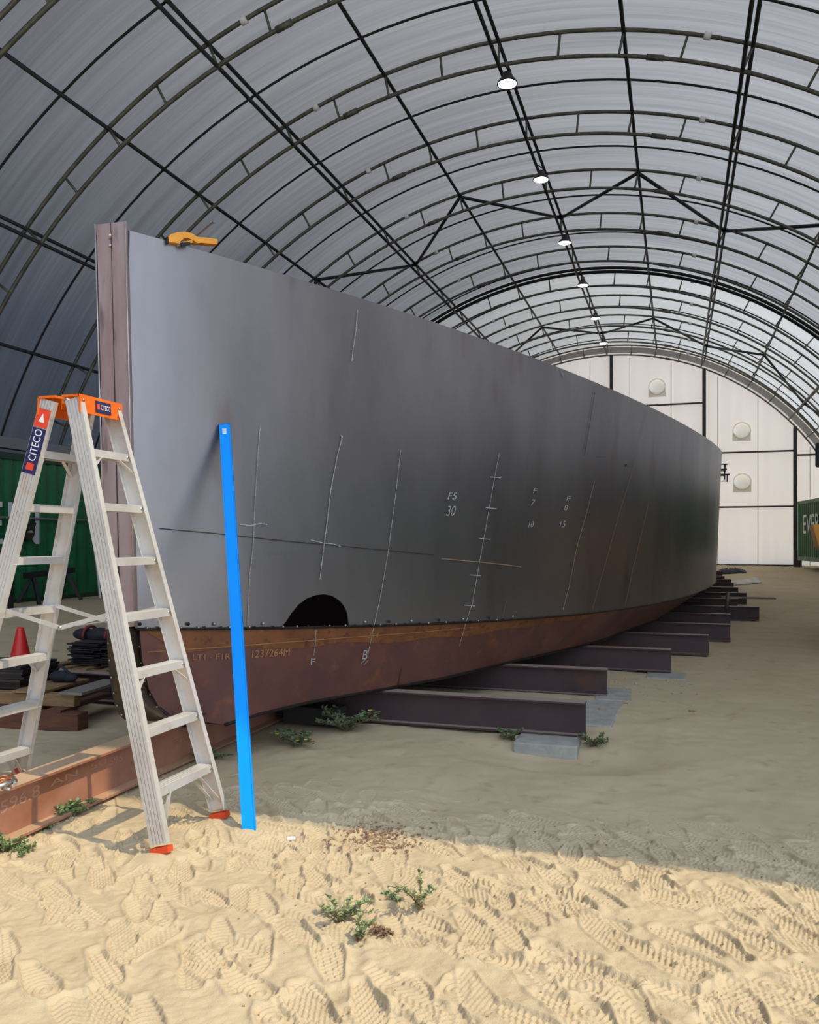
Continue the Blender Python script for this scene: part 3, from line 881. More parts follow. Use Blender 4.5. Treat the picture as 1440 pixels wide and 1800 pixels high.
# stem plate: flat bow with two flanges
sy = 4.60
A, B_, C_, D_ = at_y(168, 395, sy), at_y(221, 389, sy - .01), at_y(238, 1101, sy), at_y(187, 1106, sy)
q = MB()
dv = Vector((0, .010, 0))
q.add([A, B_, C_, D_, A + dv, B_ + dv, C_ + dv, D_ + dv], [(0, 1, 2, 3), (7, 6, 5, 4), (0, 4, 5, 1), (1, 5, 6, 2), (2, 6, 7, 3), (3, 7, 4, 0)])
stem = q.build('stem_plate', M['stem_steel'], hull)
for nm, a, b, sg in (('flange', A, D_, 1), ('flange', B_, C_, -1)):
    q = MB(); ex = Vector((.009 * sg, 0, 0)); dp = Vector((-.02 if sg > 0 else -.06, .13, 0))
    q.add([a, b, b + ex, a + ex, a + dp, b + dp, b + dp + ex, a + dp + ex], [(0, 1, 2, 3), (4, 7, 6, 5), (0, 4, 5, 1), (1, 5, 6, 2), (2, 6, 7, 3), (3, 7, 4, 0)])
    q.build(nm, M['stem_steel'], hull)
q = MB()
for a, b in ((A, D_), (B_, C_)):
    q.tube([a + Vector((0, -.004, 0)), b + Vector((0, -.004, 0))], .0055, 6)
q.build('bright_edge', M['ground_steel'], hull)  # bare metal edges; the pale colour also stands in for sunlit lines
q = MB(); q.tube([at_y(195, 392, sy - .004), at_y(203, 750, sy - .004), at_y(211, 1102, sy - .004)], .003, 6); q.build('centre_seam', M['chalk_dark'], hull)
q = MB(); q.tube([chine_pt(0) + Vector((.006, -.012, 0)), sheer_pt(0) + Vector((.006, -.012, 0))], .008, 6); q.build('bright_edge', M['ground_steel'], hull)  # thin pale tube stands in for the sunlit line beside the stem
for py in (420, 432):                     # two stubs near the top of the stem
    a = at_y(193, py, sy - .004)
    q = MB(); q.tube([a, a + Vector((.03, -.035, .012 if py == 420 else -.01))], .007, 8); q.build('welded_stub', M['ground_steel'], hull)
# rounded forefoot
Lf = [(187, 1104), (188, 1130), (190, 1160), (193, 1190), (197, 1218), (202, 1240), (209, 1256), (220, 1266)]
Rf = [(246, 1104), (248, 1136), (251, 1165), (258, 1197), (267, 1220), (279, 1242), (300, 1260), (345, 1270)]
q = MB(); rows_f = []
for k in range(len(Lf)):
    s = k / (len(Lf) - 1)
    bulge = .16 * math.sqrt(max(0, 1 - s ** 2.4)) + .02
    row = []
    for j in range(13):
        a = j / 12
        px = Lf[k][0] + (Rf[k][0] - Lf[k][0]) * a; py = Lf[k][1] + (Rf[k][1] - Lf[k][1]) * a
        y = 4.78 - bulge * math.sin(math.pi * min(1, .12 + a * .80)) + .10 * a * s
        row.append(at_y(px, py, y))
    rows_f.append(row)
und = [Vector((p.x - .15, p.y + .55, p.z + .03)) for p in rows_f[-1]]
lft = [Vector((r[0].x - .02, r[0].y + .4, r[0].z)) for r in rows_f]
grid(q, rows_f); grid(q, [rows_f[-1], und])
grid(q, [[r[0] for r in rows_f], lft])
foot = q.build('forefoot', M['foot_steel'], hull)
for k in range(1, 8):                     # tack welds round the forefoot joint
    px = Rf[k][0]; py = Rf[k][1]
    c = rows_f[k][-1] + Vector((.0, -.02, .0))
    q = MB(); q.sphere(c, .009, 8); q.build('tack_weld', M['tack'], hull)
    c = rows_f[k][1] + Vector((-.004, -.01, 0)); q = MB(); q.sphere(c, .008, 8); q.build('tack_weld', M['tack'], hull)
q = MB(); q.tube([r[-1] + Vector((.0, -.008, 0)) for r in rows_f], .012, 6); q.build('weld_bead', M['weld'], hull)

# chalk and scribe marks on the plates
def hit(px, py, bv=None):
    d = ray(px, py).normalized()
    best = None
    for b in ((bv,) if bv else (BV_SIDE, BV_BOT)):
        loc, nrm, idx, dist = b.ray_cast(CAMP, d)
        if loc is not None and (best is None or dist < best[2]): best = (loc, nrm, dist)
    if best is None: return None
    loc, nrm, dist = best
    if nrm.dot(d) > 0: nrm = -nrm
    return loc, nrm
def stroke(pts, w, material, nm, seg=14):
    P = []
    for (x0, y0), (x1, y1) in zip(pts[:-1], pts[1:]):
        n_ = max(1, int(math.hypot(x1 - x0, y1 - y0) / seg))
        for i in range(n_): P.append((x0 + (x1 - x0) * i / n_, y0 + (y1 - y0) * i / n_))
    P.append(pts[-1])
    H = [hit(*p) for p in P]; H = [h for h in H if h]
    if len(H) < 2: return
    q = MB(); vs = []
    for i, (loc, nrm) in enumerate(H):
        t = (H[min(i + 1, len(H) - 1)][0] - H[max(i - 1, 0)][0]).normalized()
        s = t.cross(nrm).normalized() * w / 2
        o = loc + nrm * .0125
        vs += [o - s, o + s]
    q.add(vs, [(2 * i, 2 * i + 1, 2 * i + 3, 2 * i + 2) for i in range(len(H) - 1)])
    q.build(nm, material, hull, fix=False)
def text_on_hull(txt, x0, y0, w, h, material, nm, slant=0.0, droop=0.0):
    vs, fs = text_outline(txt)
    out = []
    for a, b in vs:
        hh = hit(x0 + a * w + slant * b * h, y0 - b * h + droop * a * w)
        if not hh: return
        out.append(hh[0] + hh[1] * .0125)
    q = MB(); q.add(out, fs); q.build(nm, material, hull, fix=False)
C, CF, CD, CR = M['chalk'], M['chalk_faint'], M['chalk_dark'], M['chalk_rust']
stroke([(627, 545), (624, 585), (619, 615), (617, 636)], .006, C, 'chalk_line')
stroke([(456, 748), (452, 805), (446, 900), (444, 960), (438, 1010), (434, 1098)], .004, C, 'chalk_line')
stroke([(421, 922), (440, 924), (455, 920), (468, 922)], .007, C, 'chalk_tick')
stroke([(601, 766), (592, 800), (580, 862), (574, 915), (568, 960), (561, 1018)], .007, C, 'chalk_line')
stroke([(598, 764), (600, 775)], .006, C, 'chalk_tick')
stroke([(544, 949), (570, 955), (585, 956), (598, 961)], .006, C, 'chalk_tick')
stroke([(703, 790), (694, 870), (680, 975), (667, 1050), (657, 1095), (645, 1150)], .005, C, 'chalk_line')
stroke([(876, 797), (866, 850), (852, 930), (841, 990), (829, 1060), (818, 1092), (806, 1135)], .007, C, 'chalk_line')
for x, y in ((869, 839), (861, 893), (850, 947), (834, 1011), (824, 1064)):
    stroke([(x - 9, y - .5), (x + 10, y + 1)], .008, C, 'chalk_tick')
stroke([(889, 1055), (880, 1092)], .006, CF, 'chalk_tick')
stroke([(1044, 846), (1030, 900), (1012, 965), (998, 1035), (988, 1072)], .006, C, 'chalk_line')
stroke([(1044, 690), (1036, 740), (1026, 800)], .010, CD, 'scribe_line')
stroke([(1135, 724), (1110, 830), (1085, 910), (1060, 1000), (1040, 1070)], .007, CR, 'rust_line')
stroke([(1140, 880), (1115, 985), (1097, 1064)], .010, CR, 'rust_line')
stroke([(985, 652), (990, 664)], .012, C, 'chalk_tick'); stroke([(1046, 671), (1044, 682)], .012, C, 'chalk_tick')
stroke([(1049, 803), (1063, 803)], .008, CF, 'chalk_tick'); stroke([(1100, 818), (1114, 816)], .03, CF, 'chalk_tick')
stroke([(280, 929), (380, 938), (500, 951), (620, 962), (760, 975)], .006, CD, 'scribe_line')
stroke([(775, 982), (845, 988), (915, 996)], .008, CR, 'rust_line')
for txt, x, y, w, h in (('F5', 785, 878, 15, 12), ('30', 782, 907, 15, 18), ('F', 935, 867, 7, 9), ('7', 931, 889, 6, 11), ('10', 927, 927, 8, 11),
                        ('F', 994, 880, 7, 7), ('8', 989, 897, 7, 9), ('15', 982, 927, 9, 11)):
    text_on_hull(txt, x, y, w, h, C, 'chalk_writing', .25)
stroke([(554, 1106), (553, 1130), (550, 1152)], .005, C, 'chalk_line')
text_on_hull('F', 545, 1168, 8, 11, C, 'chalk_writing')
text_on_hull('B', 635, 1158, 8, 16, C, 'chalk_writing', .2)
text_on_hull('314', 645, 1121, 18, 10, M['stencil'], 'chalk_writing', .2)
stroke([(633, 1166), (643, 1156)], .005, C, 'chalk_tick'); stroke([(638, 1168), (646, 1160)], .005, C, 'chalk_tick')
text_on_hull('1237264M', 441, 1156, 66, 13, M['stencil'], 'stencil_marking', .1, -.06)
text_on_hull('LT1 - F1R', 337, 1160, 66, 10, M['stencil'], 'stencil_marking', .1, -.03)
stroke([(258, 1146), (330, 1141), (420, 1135), (520, 1127), (620, 1119), (720, 1112), (830, 1102)], .006, M['stencil'], 'scribe_line')

# ------------------------------------------------------------------ beams under the hull
BH = .275
def ibeam_prof(w, h, tf=.014, tw=.010):
    return [(-w / 2, 0), (w / 2, 0), (w / 2, tf), (tw / 2, tf), (tw / 2, h - tf), (w / 2, h - tf), (w / 2, h), (-w / 2, h), (-w / 2, h - tf), (-tw / 2, h - tf), (-tw / 2, tf), (-w / 2, tf)]
ends = [(6.80, -.72, 1030), (8.62, -.69, 1068), (10.45, -.07, 1180), (12.2, .43, 1246), (14.0, .80, 1284), (15.9, .98, 1284), (17.6, 1.70, 1335), (19.5, 1.60, 1297),
        (21.3, 1.90, 1313), (23.2, 1.78, 1298), (25.0, 1.75, 1290), (26.9, 1.80, 1286), (28.8, 1.7, 1274), (30.6, 1.7, 1270)]
for i, (y, xe, px) in enumerate(ends):
    xe = ratio(px) * y
    z0 = float(ground(-1, y)) + (.02 if i < 4 else .01)
    q = MB(); q.prism(ibeam_prof(.15, BH), (-9.2 if i == 0 else -5.3, y, z0), (xe, y, z0), (0, 1, 0), (0, 0, 1))
    o = q.build('steel_beam', M['beam_shaded'])
    lab = 'shaded red-brown steel I-beam lying across under the hull, ' + ('nearest of the row' if i == 0 else 'farthest of the row' if i == len(ends) - 1 else '%s from the front' % ORD[i])
    tag(o, lab, 'steel beam', 'beams under the hull')
q = MB(); q.prism(ibeam_prof(.17, .29), (-3.45, 1.2, .0), (-3.45, 6.66, .0), (1, 0, 0), (0, 0, 1))
kb = tag(q.build('steel_beam', M['beam']), 'rusty brown steel I-beam running out from under the bow past the ladder, partly in sun', 'steel beam')
wx = -3.45 + .0065
def beam_text(txt, pa, pb, pyb, pyt, m):
    a = at_x(pa, pyb[0], wx); b = at_x(pb, pyb[1], wx); c = at_x(pa, pyt, wx)
    text_on_plane(txt, 'stencil_marking', a, b - a, Vector((0, 0, c.z - a.z)), m, kb)
beam_text('596.8', 0, 70, (1432, 1398), 1410, M['pale_mark'])
beam_text('AN  50', 88, 188, (1384, 1342), 1372, M['pale_mark'])
beam_text('596', 192, 216, (1346, 1337), 1333, M['pale_mark'])
beam_text('THE DUCO', 304, 340, (1312, 1296), 1302, M['stencil'])
# bracket between the beam and the hull
q = MB(); c = at_y(372, 1280, 5.1); q.box((-3.35, 5.12, .30), (.05, .10, .05), mi=0)
q.box((-3.35, 5.0, .325), (.06, .02, .03)); tag(q.build('packing_bracket', M['foot_steel']), 'small rusty packing bracket between the bow and the steel beam', 'bracket')

# concrete pads under the beam ends
def pad(corners, zt, label, h=.09):
    q = MB(); P = [at_z(px, py, zt) for px, py in corners]
    lo = [Vector((p.x, p.y, p.z - h)) for p in P]
    q.add(P + lo, [(0, 1, 2, 3), (7, 6, 5, 4), (0, 4, 5, 1), (1, 5, 6, 2), (2, 6, 7, 3), (3, 7, 4, 0)])
    o = q.build('concrete_pad', M['concrete'])
    bv = o.modifiers.new('bevel', 'BEVEL'); bv.width = .012; bv.segments = 2
    tag(o, label, 'concrete pad', 'concrete pads')
def pad_w(cx, cy, sx, sy, zt, label, h=.10, rot=0):
    q = MB(); q.box((cx, cy, zt - h / 2), (sx, sy, h), Matrix.Rotation(rot, 3, 'Z'))
    o = q.build('concrete_pad', M['concrete'])
    bv = o.modifiers.new('bevel', 'BEVEL'); bv.width = .012; bv.segments = 2
    tag(o, label, 'concrete pad', 'concrete pads')
pa = at_z(968, 1300, .02)
pad_w(-.98, 6.74, .50, .66, .018, 'grey concrete pad under the right end of the nearest beam', .13)
pad_w(-.72, 7.75, .42, 1.15, .03, 'grey concrete slab lying between the ends of the two nearest beams', .09, -.03)
pad_w(-.62, 8.72, .36, .7, .03, 'grey concrete pad under the right end of the second beam', .10, .05)
pad_w(-.12, 10.25, .45, .5, .012, 'grey concrete pad under the right end of the third beam', .09)
q = MB(); q.box((-3.0, 6.55, .10), (.5, .22, .14)); tag(q.build('timber_block', M['tyre']), 'dark timber block under the bow beside the nearest cross beam', 'timber block')

# ------------------------------------------------------------------ aluminium step ladder
LZ = 2.40
lad = thing('step_ladder', 'double sided aluminium step ladder with orange top caps standing on the sand by the bow', 'step ladder', (-3.2, 3.9, 0))
XF, XR = -2.52, -3.98                       # feet of the two sides
XTF, XTR = -3.17, -3.33
YB0, YB1, YT0, YT1 = 3.60, 4.20, 3.72, 4.06
def rail_pt(front, near, z):
    s = z / LZ
    x = (XF + (XTF - XF) * s) if front else (XR + (XTR - XR) * s)
    y = (YB0 + (YT0 - YB0) * s) if near else (YB1 + (YT1 - YB1) * s)
    return Vector((x, y, z + .01))
for front in (True, False):
    for near in (True, False):
        a = rail_pt(front, near, .035 if front else .15); b = rail_pt(front, near, LZ - .02)
        d = (b - a).normalized()
        inw = Vector((0, 1 if near else -1, 0)); inw = (inw - d * inw.dot(d)).normalized()
        w = d.cross(inw).normalized()
        if w.x < 0: w = -w
        hw, fl, th = .050, .034, .0035
        # channel with ridged web, web on the outside
        prof = [(-hw, fl), (-hw, 0)]
        for k in range(4):
            c = -hw + 2 * hw * (k + 1) / 5
            prof += [(c - .0028, 0), (c - .0022, .0058), (c + .0022, .0058), (c + .0028, 0)]
        prof += [(hw, 0), (hw, fl), (hw - th, fl), (hw - th, .0085), (-hw + th, .0085), (-hw + th, fl)]
        q = MB(); q.prism(prof, a, b, w, inw)
        rail = q.build('rail', M['alu'], lad)
        # orange foot
        q = MB(); f0 = rail_pt(front, near, .0 if front else .115)
        q.prism([(-hw - .006, -.006), (hw + .006, -.006), (hw + .006, fl + .006), (-hw - .006, fl + .006)], f0 - Vector((0, 0, .012)), f0 + d * .020, w, inw)
        q.build('foot', M['foot_rubber'], lad)
for front in (True, False):
    sgn = 1 if front else -1
    for k in range(1, 8):
        z = .3 * k
        a, b = rail_pt(front, True, z), rail_pt(front, False, z)
        a.y += .007; b.y -= .007
        q = MB()
        dep = .085; hh = .042
        # tread with two lips
        prof = [(-dep / 2, 0), (-dep / 2, -hh), (-dep / 2 + .003, -hh), (-dep / 2 + .003, -.004), (dep / 2 - .003, -.004), (dep / 2 - .003, -hh), (dep / 2, -hh), (dep / 2, 0)]
        for r_ in range(3, 0, -1):
            c = -dep / 2 + dep * r_ / 4
            prof += [(c + .005, 0), (c + .005, .002), (c - .005, .002), (c - .005, 0)]
        q.prism(prof, a, b, (1, 0, 0), (0, 0, 1))
        st = q.build('step', M['alu'], lad)
        q = MB()
        for p, s in ((a, 1), (b, -1)):
            q.lathe([(0, .004), (.006, .003), (.008, 0)], p + Vector((sgn * dep / 2, .03 * s, -.02)), axis=(sgn, 0, 0), n=8)
        q.build('rivet', M['silver'], st)
        if k in (1, 3, 7):
            for near in (True, False):
                s = 1 if near else -1
                dz = .22 if k == 1 else .12
                p = rail_pt(front, near, z - dz); p.y += .010 * s
                q_ = (a if near else b) + Vector((0, s * (.11 if k != 1 else .14), -.035))
                for dx in ((-.03, .03) if k == 1 else (.03 * sgn,)):
                    m_ = MB(); m_.bar(p + Vector((dx, 0, 0)), q_ + Vector((dx, 0, 0)), .004, .022, up=(1, 0, 0)); m_.build('knee_brace', M['alu'], lad)
# orange caps on the two sides
for front in (True, False):
    sgn = 1 if front else -1
    xt = XTF if front else XTR
    q = MB()
    y0, y1 = YT0 - .012, YT1 + .012
    q.box((xt, (y0 + y1) / 2, LZ + .004), (.115, y1 - y0, .012))
    rot = Matrix.Rotation(-sgn * .06, 3, 'Y')
    q.box((xt + sgn * .060, (y0 + y1) / 2, LZ - .040), (.007, y1 - y0, .10), rot)
    q.box((xt - sgn * .050, (y0 + y1) / 2 , LZ - .028), (.005, y1 - y0 - .12, .06))
    cap = q.build('top_cap', M['orange'], lad)
    if front:
        for yy in (y0 + .03, y1 - .03):
            m_ = MB()
            for zz in (-.02, -.06): m_.lathe([(0, .004), (.005, .003), (.007, 0)], (xt + .066, yy, LZ + zz), axis=(1, 0, 0), n=8)
            m_.build('rivet', M['silver'], cap)
        m_ = MB(); cx = xt + .0665
        yc0, yc1 = y0 + .125, y0 + .255
        m_.box((cx, (yc0 + yc1) / 2, LZ - .040), (.003, yc1 - yc0, .066), rot); lb = m_.build('cap_sticker', M['navy'], cap)
        m_ = MB(); m_.box((cx + .0012, yc0 + .022, LZ - .040), (.003, .022, .030), rot); m_.build('sticker_logo', M['red_ink'], cap)
        text_on_plane('CITECO', 'sticker_lettering', (cx + .0035, yc0 + .042, LZ - .054), (0, .080, 0), (-.0017, 0, .028), M['white_ink'], cap)
q = MB(); q.tube([(-3.25, YT0 + .04, LZ - .01), (-3.25, YT1 - .04, LZ - .01)], .014, 8); q.build('hinge', M['silver'], lad)
# rear near rail stickers (on its outer web, facing the camera)
def rail_frame(front, near):
    a = rail_pt(front, near, 0); b = rail_pt(front, near, LZ); d = (b - a).normalized()
    inw = Vector((0, 1 if near else -1, 0)); inw = (inw - d * inw.dot(d)).normalized()
    w = d.cross(inw).normalized()
    if w.x < 0: w = -w
    return d, inw, w
d, inw, w = rail_frame(False, True)
o0 = rail_pt(False, True, 0)
def sticker(s0, s1, m, nm, hw=.047, off=.0016):
    q = MB(); a = o0 + d * s0 - inw * off; b = o0 + d * s1 - inw * off
    q.add([a - w * hw, a + w * hw, b + w * hw, b - w * hw], [(0, 1, 2, 3)]); return q.build(nm, m, lad)
Ls = (rail_pt(False, True, LZ) - o0).length
stk = sticker(Ls - .445, Ls - .185, M['navy'], 'maker_sticker')
sticker(Ls - .18, Ls - .075, M['red_ink'], 'warning_sticker')
text_on_plane('CITECO', 'sticker_lettering', o0 + d * (Ls - .372) - inw * .003 + w * .026, d * .18, -w * .052, M['white_ink'], lad)
q = MB(); c0 = o0 + d * (Ls - .425) - inw * .003
q.add([c0 - w * .026, c0 + w * .026, c0 + w * .026 + d * .04, c0 - w * .026 + d * .04], [(0, 1, 2, 3)]); q.build('sticker_logo', M['red_ink'], lad)
q = MB(); c0 = o0 + d * (Ls - .15) - inw * .003
q.add([c0 - w * .02, c0 + w * .02, c0 + d * .05], [(0, 1, 2)]); q.build('warning_triangle', M['white_ink'], lad)
# spreader bars that lock the two sides
zs = 1.20
for near in (True, False):
    s = 1 if near else -1
    a, b = rail_pt(True, near, zs), rail_pt(False, near, zs)
    a.y += s * .04; b.y += s * .04
    a.x -= .05; b.x += .05
    m_ = (a + b) / 2 + Vector((.02, 0, -.085))
    for p in (a, b):
        q = MB(); q.bar(p, m_, .004, .024); q.build('spreader_bar', M['alu'], lad)
    q = MB(); q.sphere(m_, .014, 8); q.build('spreader_hinge', M['silver'], lad)
q = MB(); a = (rail_pt(True, True, zs) + rail_pt(False, True, zs)) / 2; b = (rail_pt(True, False, zs) + rail_pt(False, False, zs)) / 2
q.bar(a + Vector((.02, .04, -.085)), b + Vector((.02, -.04, -.085)), .02, .004); q.build('spreader_link', M['alu'], lad)

# ------------------------------------------------------------------ blue straightedge leaning on the hull
base = on_ground(438, 1455)
ht = hit(391, 749, BV_SIDE)
top = ht[0] + ht[1] * .035
d = (top - base).normalized()
wdir = (ray(900, 900) - ray(720, 900)).normalized(); wdir = (wdir - d * wdir.dot(d)).normalized()
ndir = d.cross(wdir).normalized()
if ndir.y > 0: ndir = -ndir
lv = thing('straightedge', 'long bright blue metal straightedge leaning against the hull with its foot in the sand', 'straightedge', base)
hw, hd = .038, .013
prof = [(-hw, -hd), (hw, -hd), (hw, hd), (hw - .006, hd), (hw - .009, hd - .003), (-hw + .009, hd - .003), (-hw + .006, hd), (-hw, hd)]
q = MB(); q.prism(prof, base - d * .05, top, wdir, ndir); q.build('blade', M['blue'], lv)
q = MB(); q.prism([(-hw + .002, -hd + .002), (hw - .002, -hd + .002), (hw - .002, hd - .004), (-hw + .002, hd - .004)], top, top + d * .012, wdir, ndir); q.build('end_plug', M['blue_dark'], lv)
q = MB()
lc = top - d * .055 + ndir * (hd - .0015)
q.add([lc - wdir * .016 - d * .028, lc + wdir * .010 - d * .028, lc + wdir * .010 + d * .022, lc - wdir * .016 + d * .022], [(0, 1, 2, 3)]); q.build('paper_label', M['white_ink'], lv)
q = MB()
for k in range(4):
    c = lc + ndir * .001 - d * (.018 - k * .011)
    q.add([c - wdir * .012, c + wdir * .006, c + wdir * .006 + d * .004, c - wdir * .012 + d * .004], [(0, 1, 2, 3)])
q.build('label_print', M['print_grey'], lv)

# ------------------------------------------------------------------ orange clamp gripping the top edge of the hull
te = t_of(SH, 335)
pc = sheer_pt(te); tg = (sheer_pt(te + .02) - sheer_pt(te - .02)); tg.z = 0; tg.normalize()
nn = Vector((tg.y, -tg.x, 0))
def on_vplane(px, py, off=0.0):           # the vertical plane through the hull edge
    r = ray(px, py); p0 = pc + nn * off
    return CAMP + r * ((p0 - CAMP).dot(nn) / r.dot(nn))
cl = thing('bar_clamp', 'orange and black bar clamp gripping the top edge of the hull near the bow', 'clamp', pc)
body = [(292, 419), (297, 414), (308, 411), (322, 410), (334, 413), (343, 419), (353, 420), (366, 421), (378, 423), (378, 432), (366, 431), (350, 429), (343, 430), (336, 425), (327, 421), (319, 422), (314, 426), (312, 431), (303, 429), (293, 428)]
q = MB(); P = [on_vplane(x, y, .0) for x, y in body]; q.prism([(0, 0)] * 3, (0, 0, 0), (0, 0, 0), (1, 0, 0), (0, 1, 0)) if False else None
n = len(P)
q.add([p + nn * .038 for p in P] + [p - nn * .022 for p in P], [tuple(range(n)), tuple(range(n, 2 * n))[::-1]] + [(i, (i + 1) % n, n + (i + 1) % n, n + i) for i in range(n)])
q.build('grip_body', M['clamp_orange'], cl)
q = MB(); q.bar(on_vplane(336, 423, .012), on_vplane(375, 390, .012), .012, .022, up=nn); bar_o = q.build('bar', M['rusty_bar'], cl)
q = MB(); c = on_vplane(374, 391, .012); q.box(c, (.03, .016, .012)); q.build('bar_end', M['ground_steel'], cl)
q = MB(); q.bar(on_vplane(318, 430, .045), on_vplane(334, 428, .045), .02, .02); q.build('release_lever', M['black_rubber'], cl); q = MB(); q.bar(on_vplane(293, 418, .01), on_vplane(293, 429, .01), .05, .012, up=tg); q.build('jaw_pad', M['black_rubber'], cl)
q = MB(); q.bar(on_vplane(322, 428, .035), on_vplane(338, 424, .035), .012, .02); q.build('trigger', M['yellow_paint'], cl)
# small screw clamps on the far edge of the hull
for i, (y0, ln) in enumerate(((816, 12), (825, 10), (834, 18))):
    a = at_y(1262, y0, 19.0); b = at_y(1262 + 10 + ln * .6, y0, 19.0)
    q = MB(); q.bar(a, b, .03, .03); q.bar(Vector((b.x - .05, b.y, b.z)), Vector((b.x - .05, b.y, b.z - .16)), .025, .025); q.bar(Vector((a.x + .14, a.y, a.z)), Vector((a.x + .14, a.y, a.z - .12)), .02, .03)
    q.tube([(b.x - .05, b.y, b.z - .14), (b.x - .17, b.y, b.z - .14)], .012, 6)
    tag(q.build('screw_clamp', M['black_steel']), 'small dark screw clamp on the far edge of the hull, %s of three' % ('topmost', 'middle', 'lowest')[i], 'clamp', 'screw clamps on the far hull edge')

# ------------------------------------------------------------------ yard clutter on the left
# red cone
cz = GZ(-7.1, 7.45)
cone = thing('traffic_cone', 'red traffic cone standing behind the steel beam on the left', 'traffic cone', (-7.1, 7.45, cz))
q = MB(); c = at_y(36, 1150, 7.45); cb = Vector((c.x, 7.45, cz))
h = at_y(36, 1103, 7.45).z - cz
q.lathe([(.0, h), (.035, h), (.04, h - .02), (.15, .04), (.155, .03)], cb, n=24); q.build('cone_body', M['red_cone'], cone)
q = MB(); q.box(cb + Vector((0, 0, .018)), (.36, .36, .03), Matrix.Rotation(.3, 3, 'Z')); q.build('cone_base', M['red_cone'], cone)

# stack of timber bearers with black plates, at the left edge
br = on_ground(145, 1283)
def beam_box(name, px_r, yb, zb, L, w, h, m, label, cat, group, rot=.12):
    p = at_y(px_r, 1200, yb)
    R_ = Matrix.Rotation(rot, 3, 'Z')
    c = Vector((p.x, yb, zb + h / 2)) - R_ @ Vector((L / 2, 0, 0))
    q = MB(); q.box(c, (L, w, h), R_)
    o = q.build(name, m); bv = o.modifiers.new('bevel', 'BEVEL'); bv.width = .006; bv.segments = 1
    return tag(o, label, cat, group)
g0 = br.z
yb = br.y
beam_box('timber_bearer', 146, yb, g0, 1.7, .16, .15, M['red_timber'], 'red-brown timber bearer lying lowest in the front of the stack beside the bow', 'timber', 'timber bearers')
beam_box('timber_bearer', 128, yb + .55, g0, 1.6, .16, .15, M['red_timber'], 'red-brown timber bearer lying lowest at the back of the stack', 'timber', 'timber bearers')
for k in range(5):
    p = Vector((br.x - .28 - .30 * k, yb + .32, g0 + .15 + .012))
    q = MB(); q.box(p, (.16, .85, .022), Matrix.Rotation(.12, 3, 'Z')); tag(q.build('timber_plank', M['timber'] if k % 2 else M['red_timber']), 'short timber plank across the bearers, %s from the bow' % ORD[k], 'timber', 'timber planks')
beam_box('timber_bearer', 136, yb + .10, g0 + .175, 1.5, .10, .11, M['timber'], 'pale timber bearer on top of the short planks, front edge of the stack', 'timber', 'timber bearers')
beam_box('timber_bearer', 122, yb + .58, g0 + .175, 1.5, .10, .11, M['timber'], 'pale timber bearer on top of the short planks, back edge of the stack', 'timber', 'timber bearers')
q = MB(); q.box((br.x - .18, yb + .36, g0 + .30), (.22, .70, .022), Matrix.Rotation(.12, 3, 'Z')); tag(q.build('timber_board', M['grey_timber']), 'grey weathered board across the right end of the timber stack', 'timber')
q = MB(); q.box((br.x - .60, yb + .32, g0 + .298), (.30, .70, .02), Matrix.Rotation(.12, 3, 'Z')); tag(q.build('timber_board', M['timber']), 'pale board across the timber stack beside the black plates', 'timber')
for k in range(9):
    q = MB(); q.box((br.x - 1.10 + random.uniform(-.02, .02), yb + .34 + random.uniform(-.02, .02), g0 + .295 + k * .0225), (.62, .55, .020), Matrix.Rotation(.12 + random.uniform(-.04, .04), 3, 'Z'))
    tag(q.build('steel_plate', M['plate_black'] if k % 3 else M['plate_rusty']), 'black steel offcut plate on the timber stack, %s from the bottom of its pile' % ORD[k], 'steel plate', 'plates on the timber stack')
q = MB()
c = Vector((br.x - .62, yb + .45, g0 + .36))
q.sphere(c, .09, 10, sq=(1.3, 1, .6)); q.sphere(c + Vector((.10, 0, -.01)), .06, 8, sq=(1.4, 1, .7)); q.tube([c + Vector((-.08, 0, .03)), c + Vector((0, 0, .10)), c + Vector((.12, 0, .02))], .012, 6)
tag(q.build('angle_grinder', M['bag_dark']), 'black hand tool lying on the timber stack beside the black plates', 'tool')

# pile of offcuts further back, on a pallet
bx, by = -6.05, 8.35
gz = GZ(bx, by)
pal = thing('pallet', 'timber pallet behind the cross beam, carrying steel offcuts', 'pallet', (bx, by, gz))
for dy in (-.45, 0, .45):
    q = MB(); q.box((bx - .2, by + dy, gz + .05), (1.9, .09, .10)); q.build('bearer', M['timber'], pal)
for k in range(7):
    q = MB(); q.box((bx - 1.05 + k * .285, by, gz + .11), (.12, 1.05, .02)); q.build('slat', M['timber'], pal)
idx = 0
for sx, n_, w_, l_ in ((.48, 12, .55, .62), (-.12, 10, .42, .6), (-.62, 13, .40, .62)):
    pos = ('right', 'middle', 'left')[idx]; idx += 1
    for k in range(n_):
        q = MB(); q.box((bx + sx + random.uniform(-.06, .06), by + random.uniform(-.04, .04), gz + .135 + k * .0215), (w_ + random.uniform(-.06, .08), l_, .014), Matrix.Rotation(random.uniform(-.10, .10), 3, 'Z'))
        tag(q.build('steel_plate', M['plate_black'] if k % 4 else M['plate_rusty']), 'dark steel offcut plate in the %s pile on the pallet, %s from the bottom' % (pos, ORD[k]), 'steel plate', 'plates on the pallet')
bg_z = gz + .135 + 11 * .0215
bag = thing('tool_bag', 'dark tool bag with red straps lying on the steel offcuts behind the cone', 'bag', (bx - .45, by, bg_z))
q = MB()
for dx, r in ((-.42, .10), (-.2, .12), (.06, .10), (.30, .07)):
    q.sphere((bx - .45 + dx, by, bg_z + .08), r, 12, sq=(1.6, 1, .75))
q.build('bag_body', M['bag_dark'], bag)
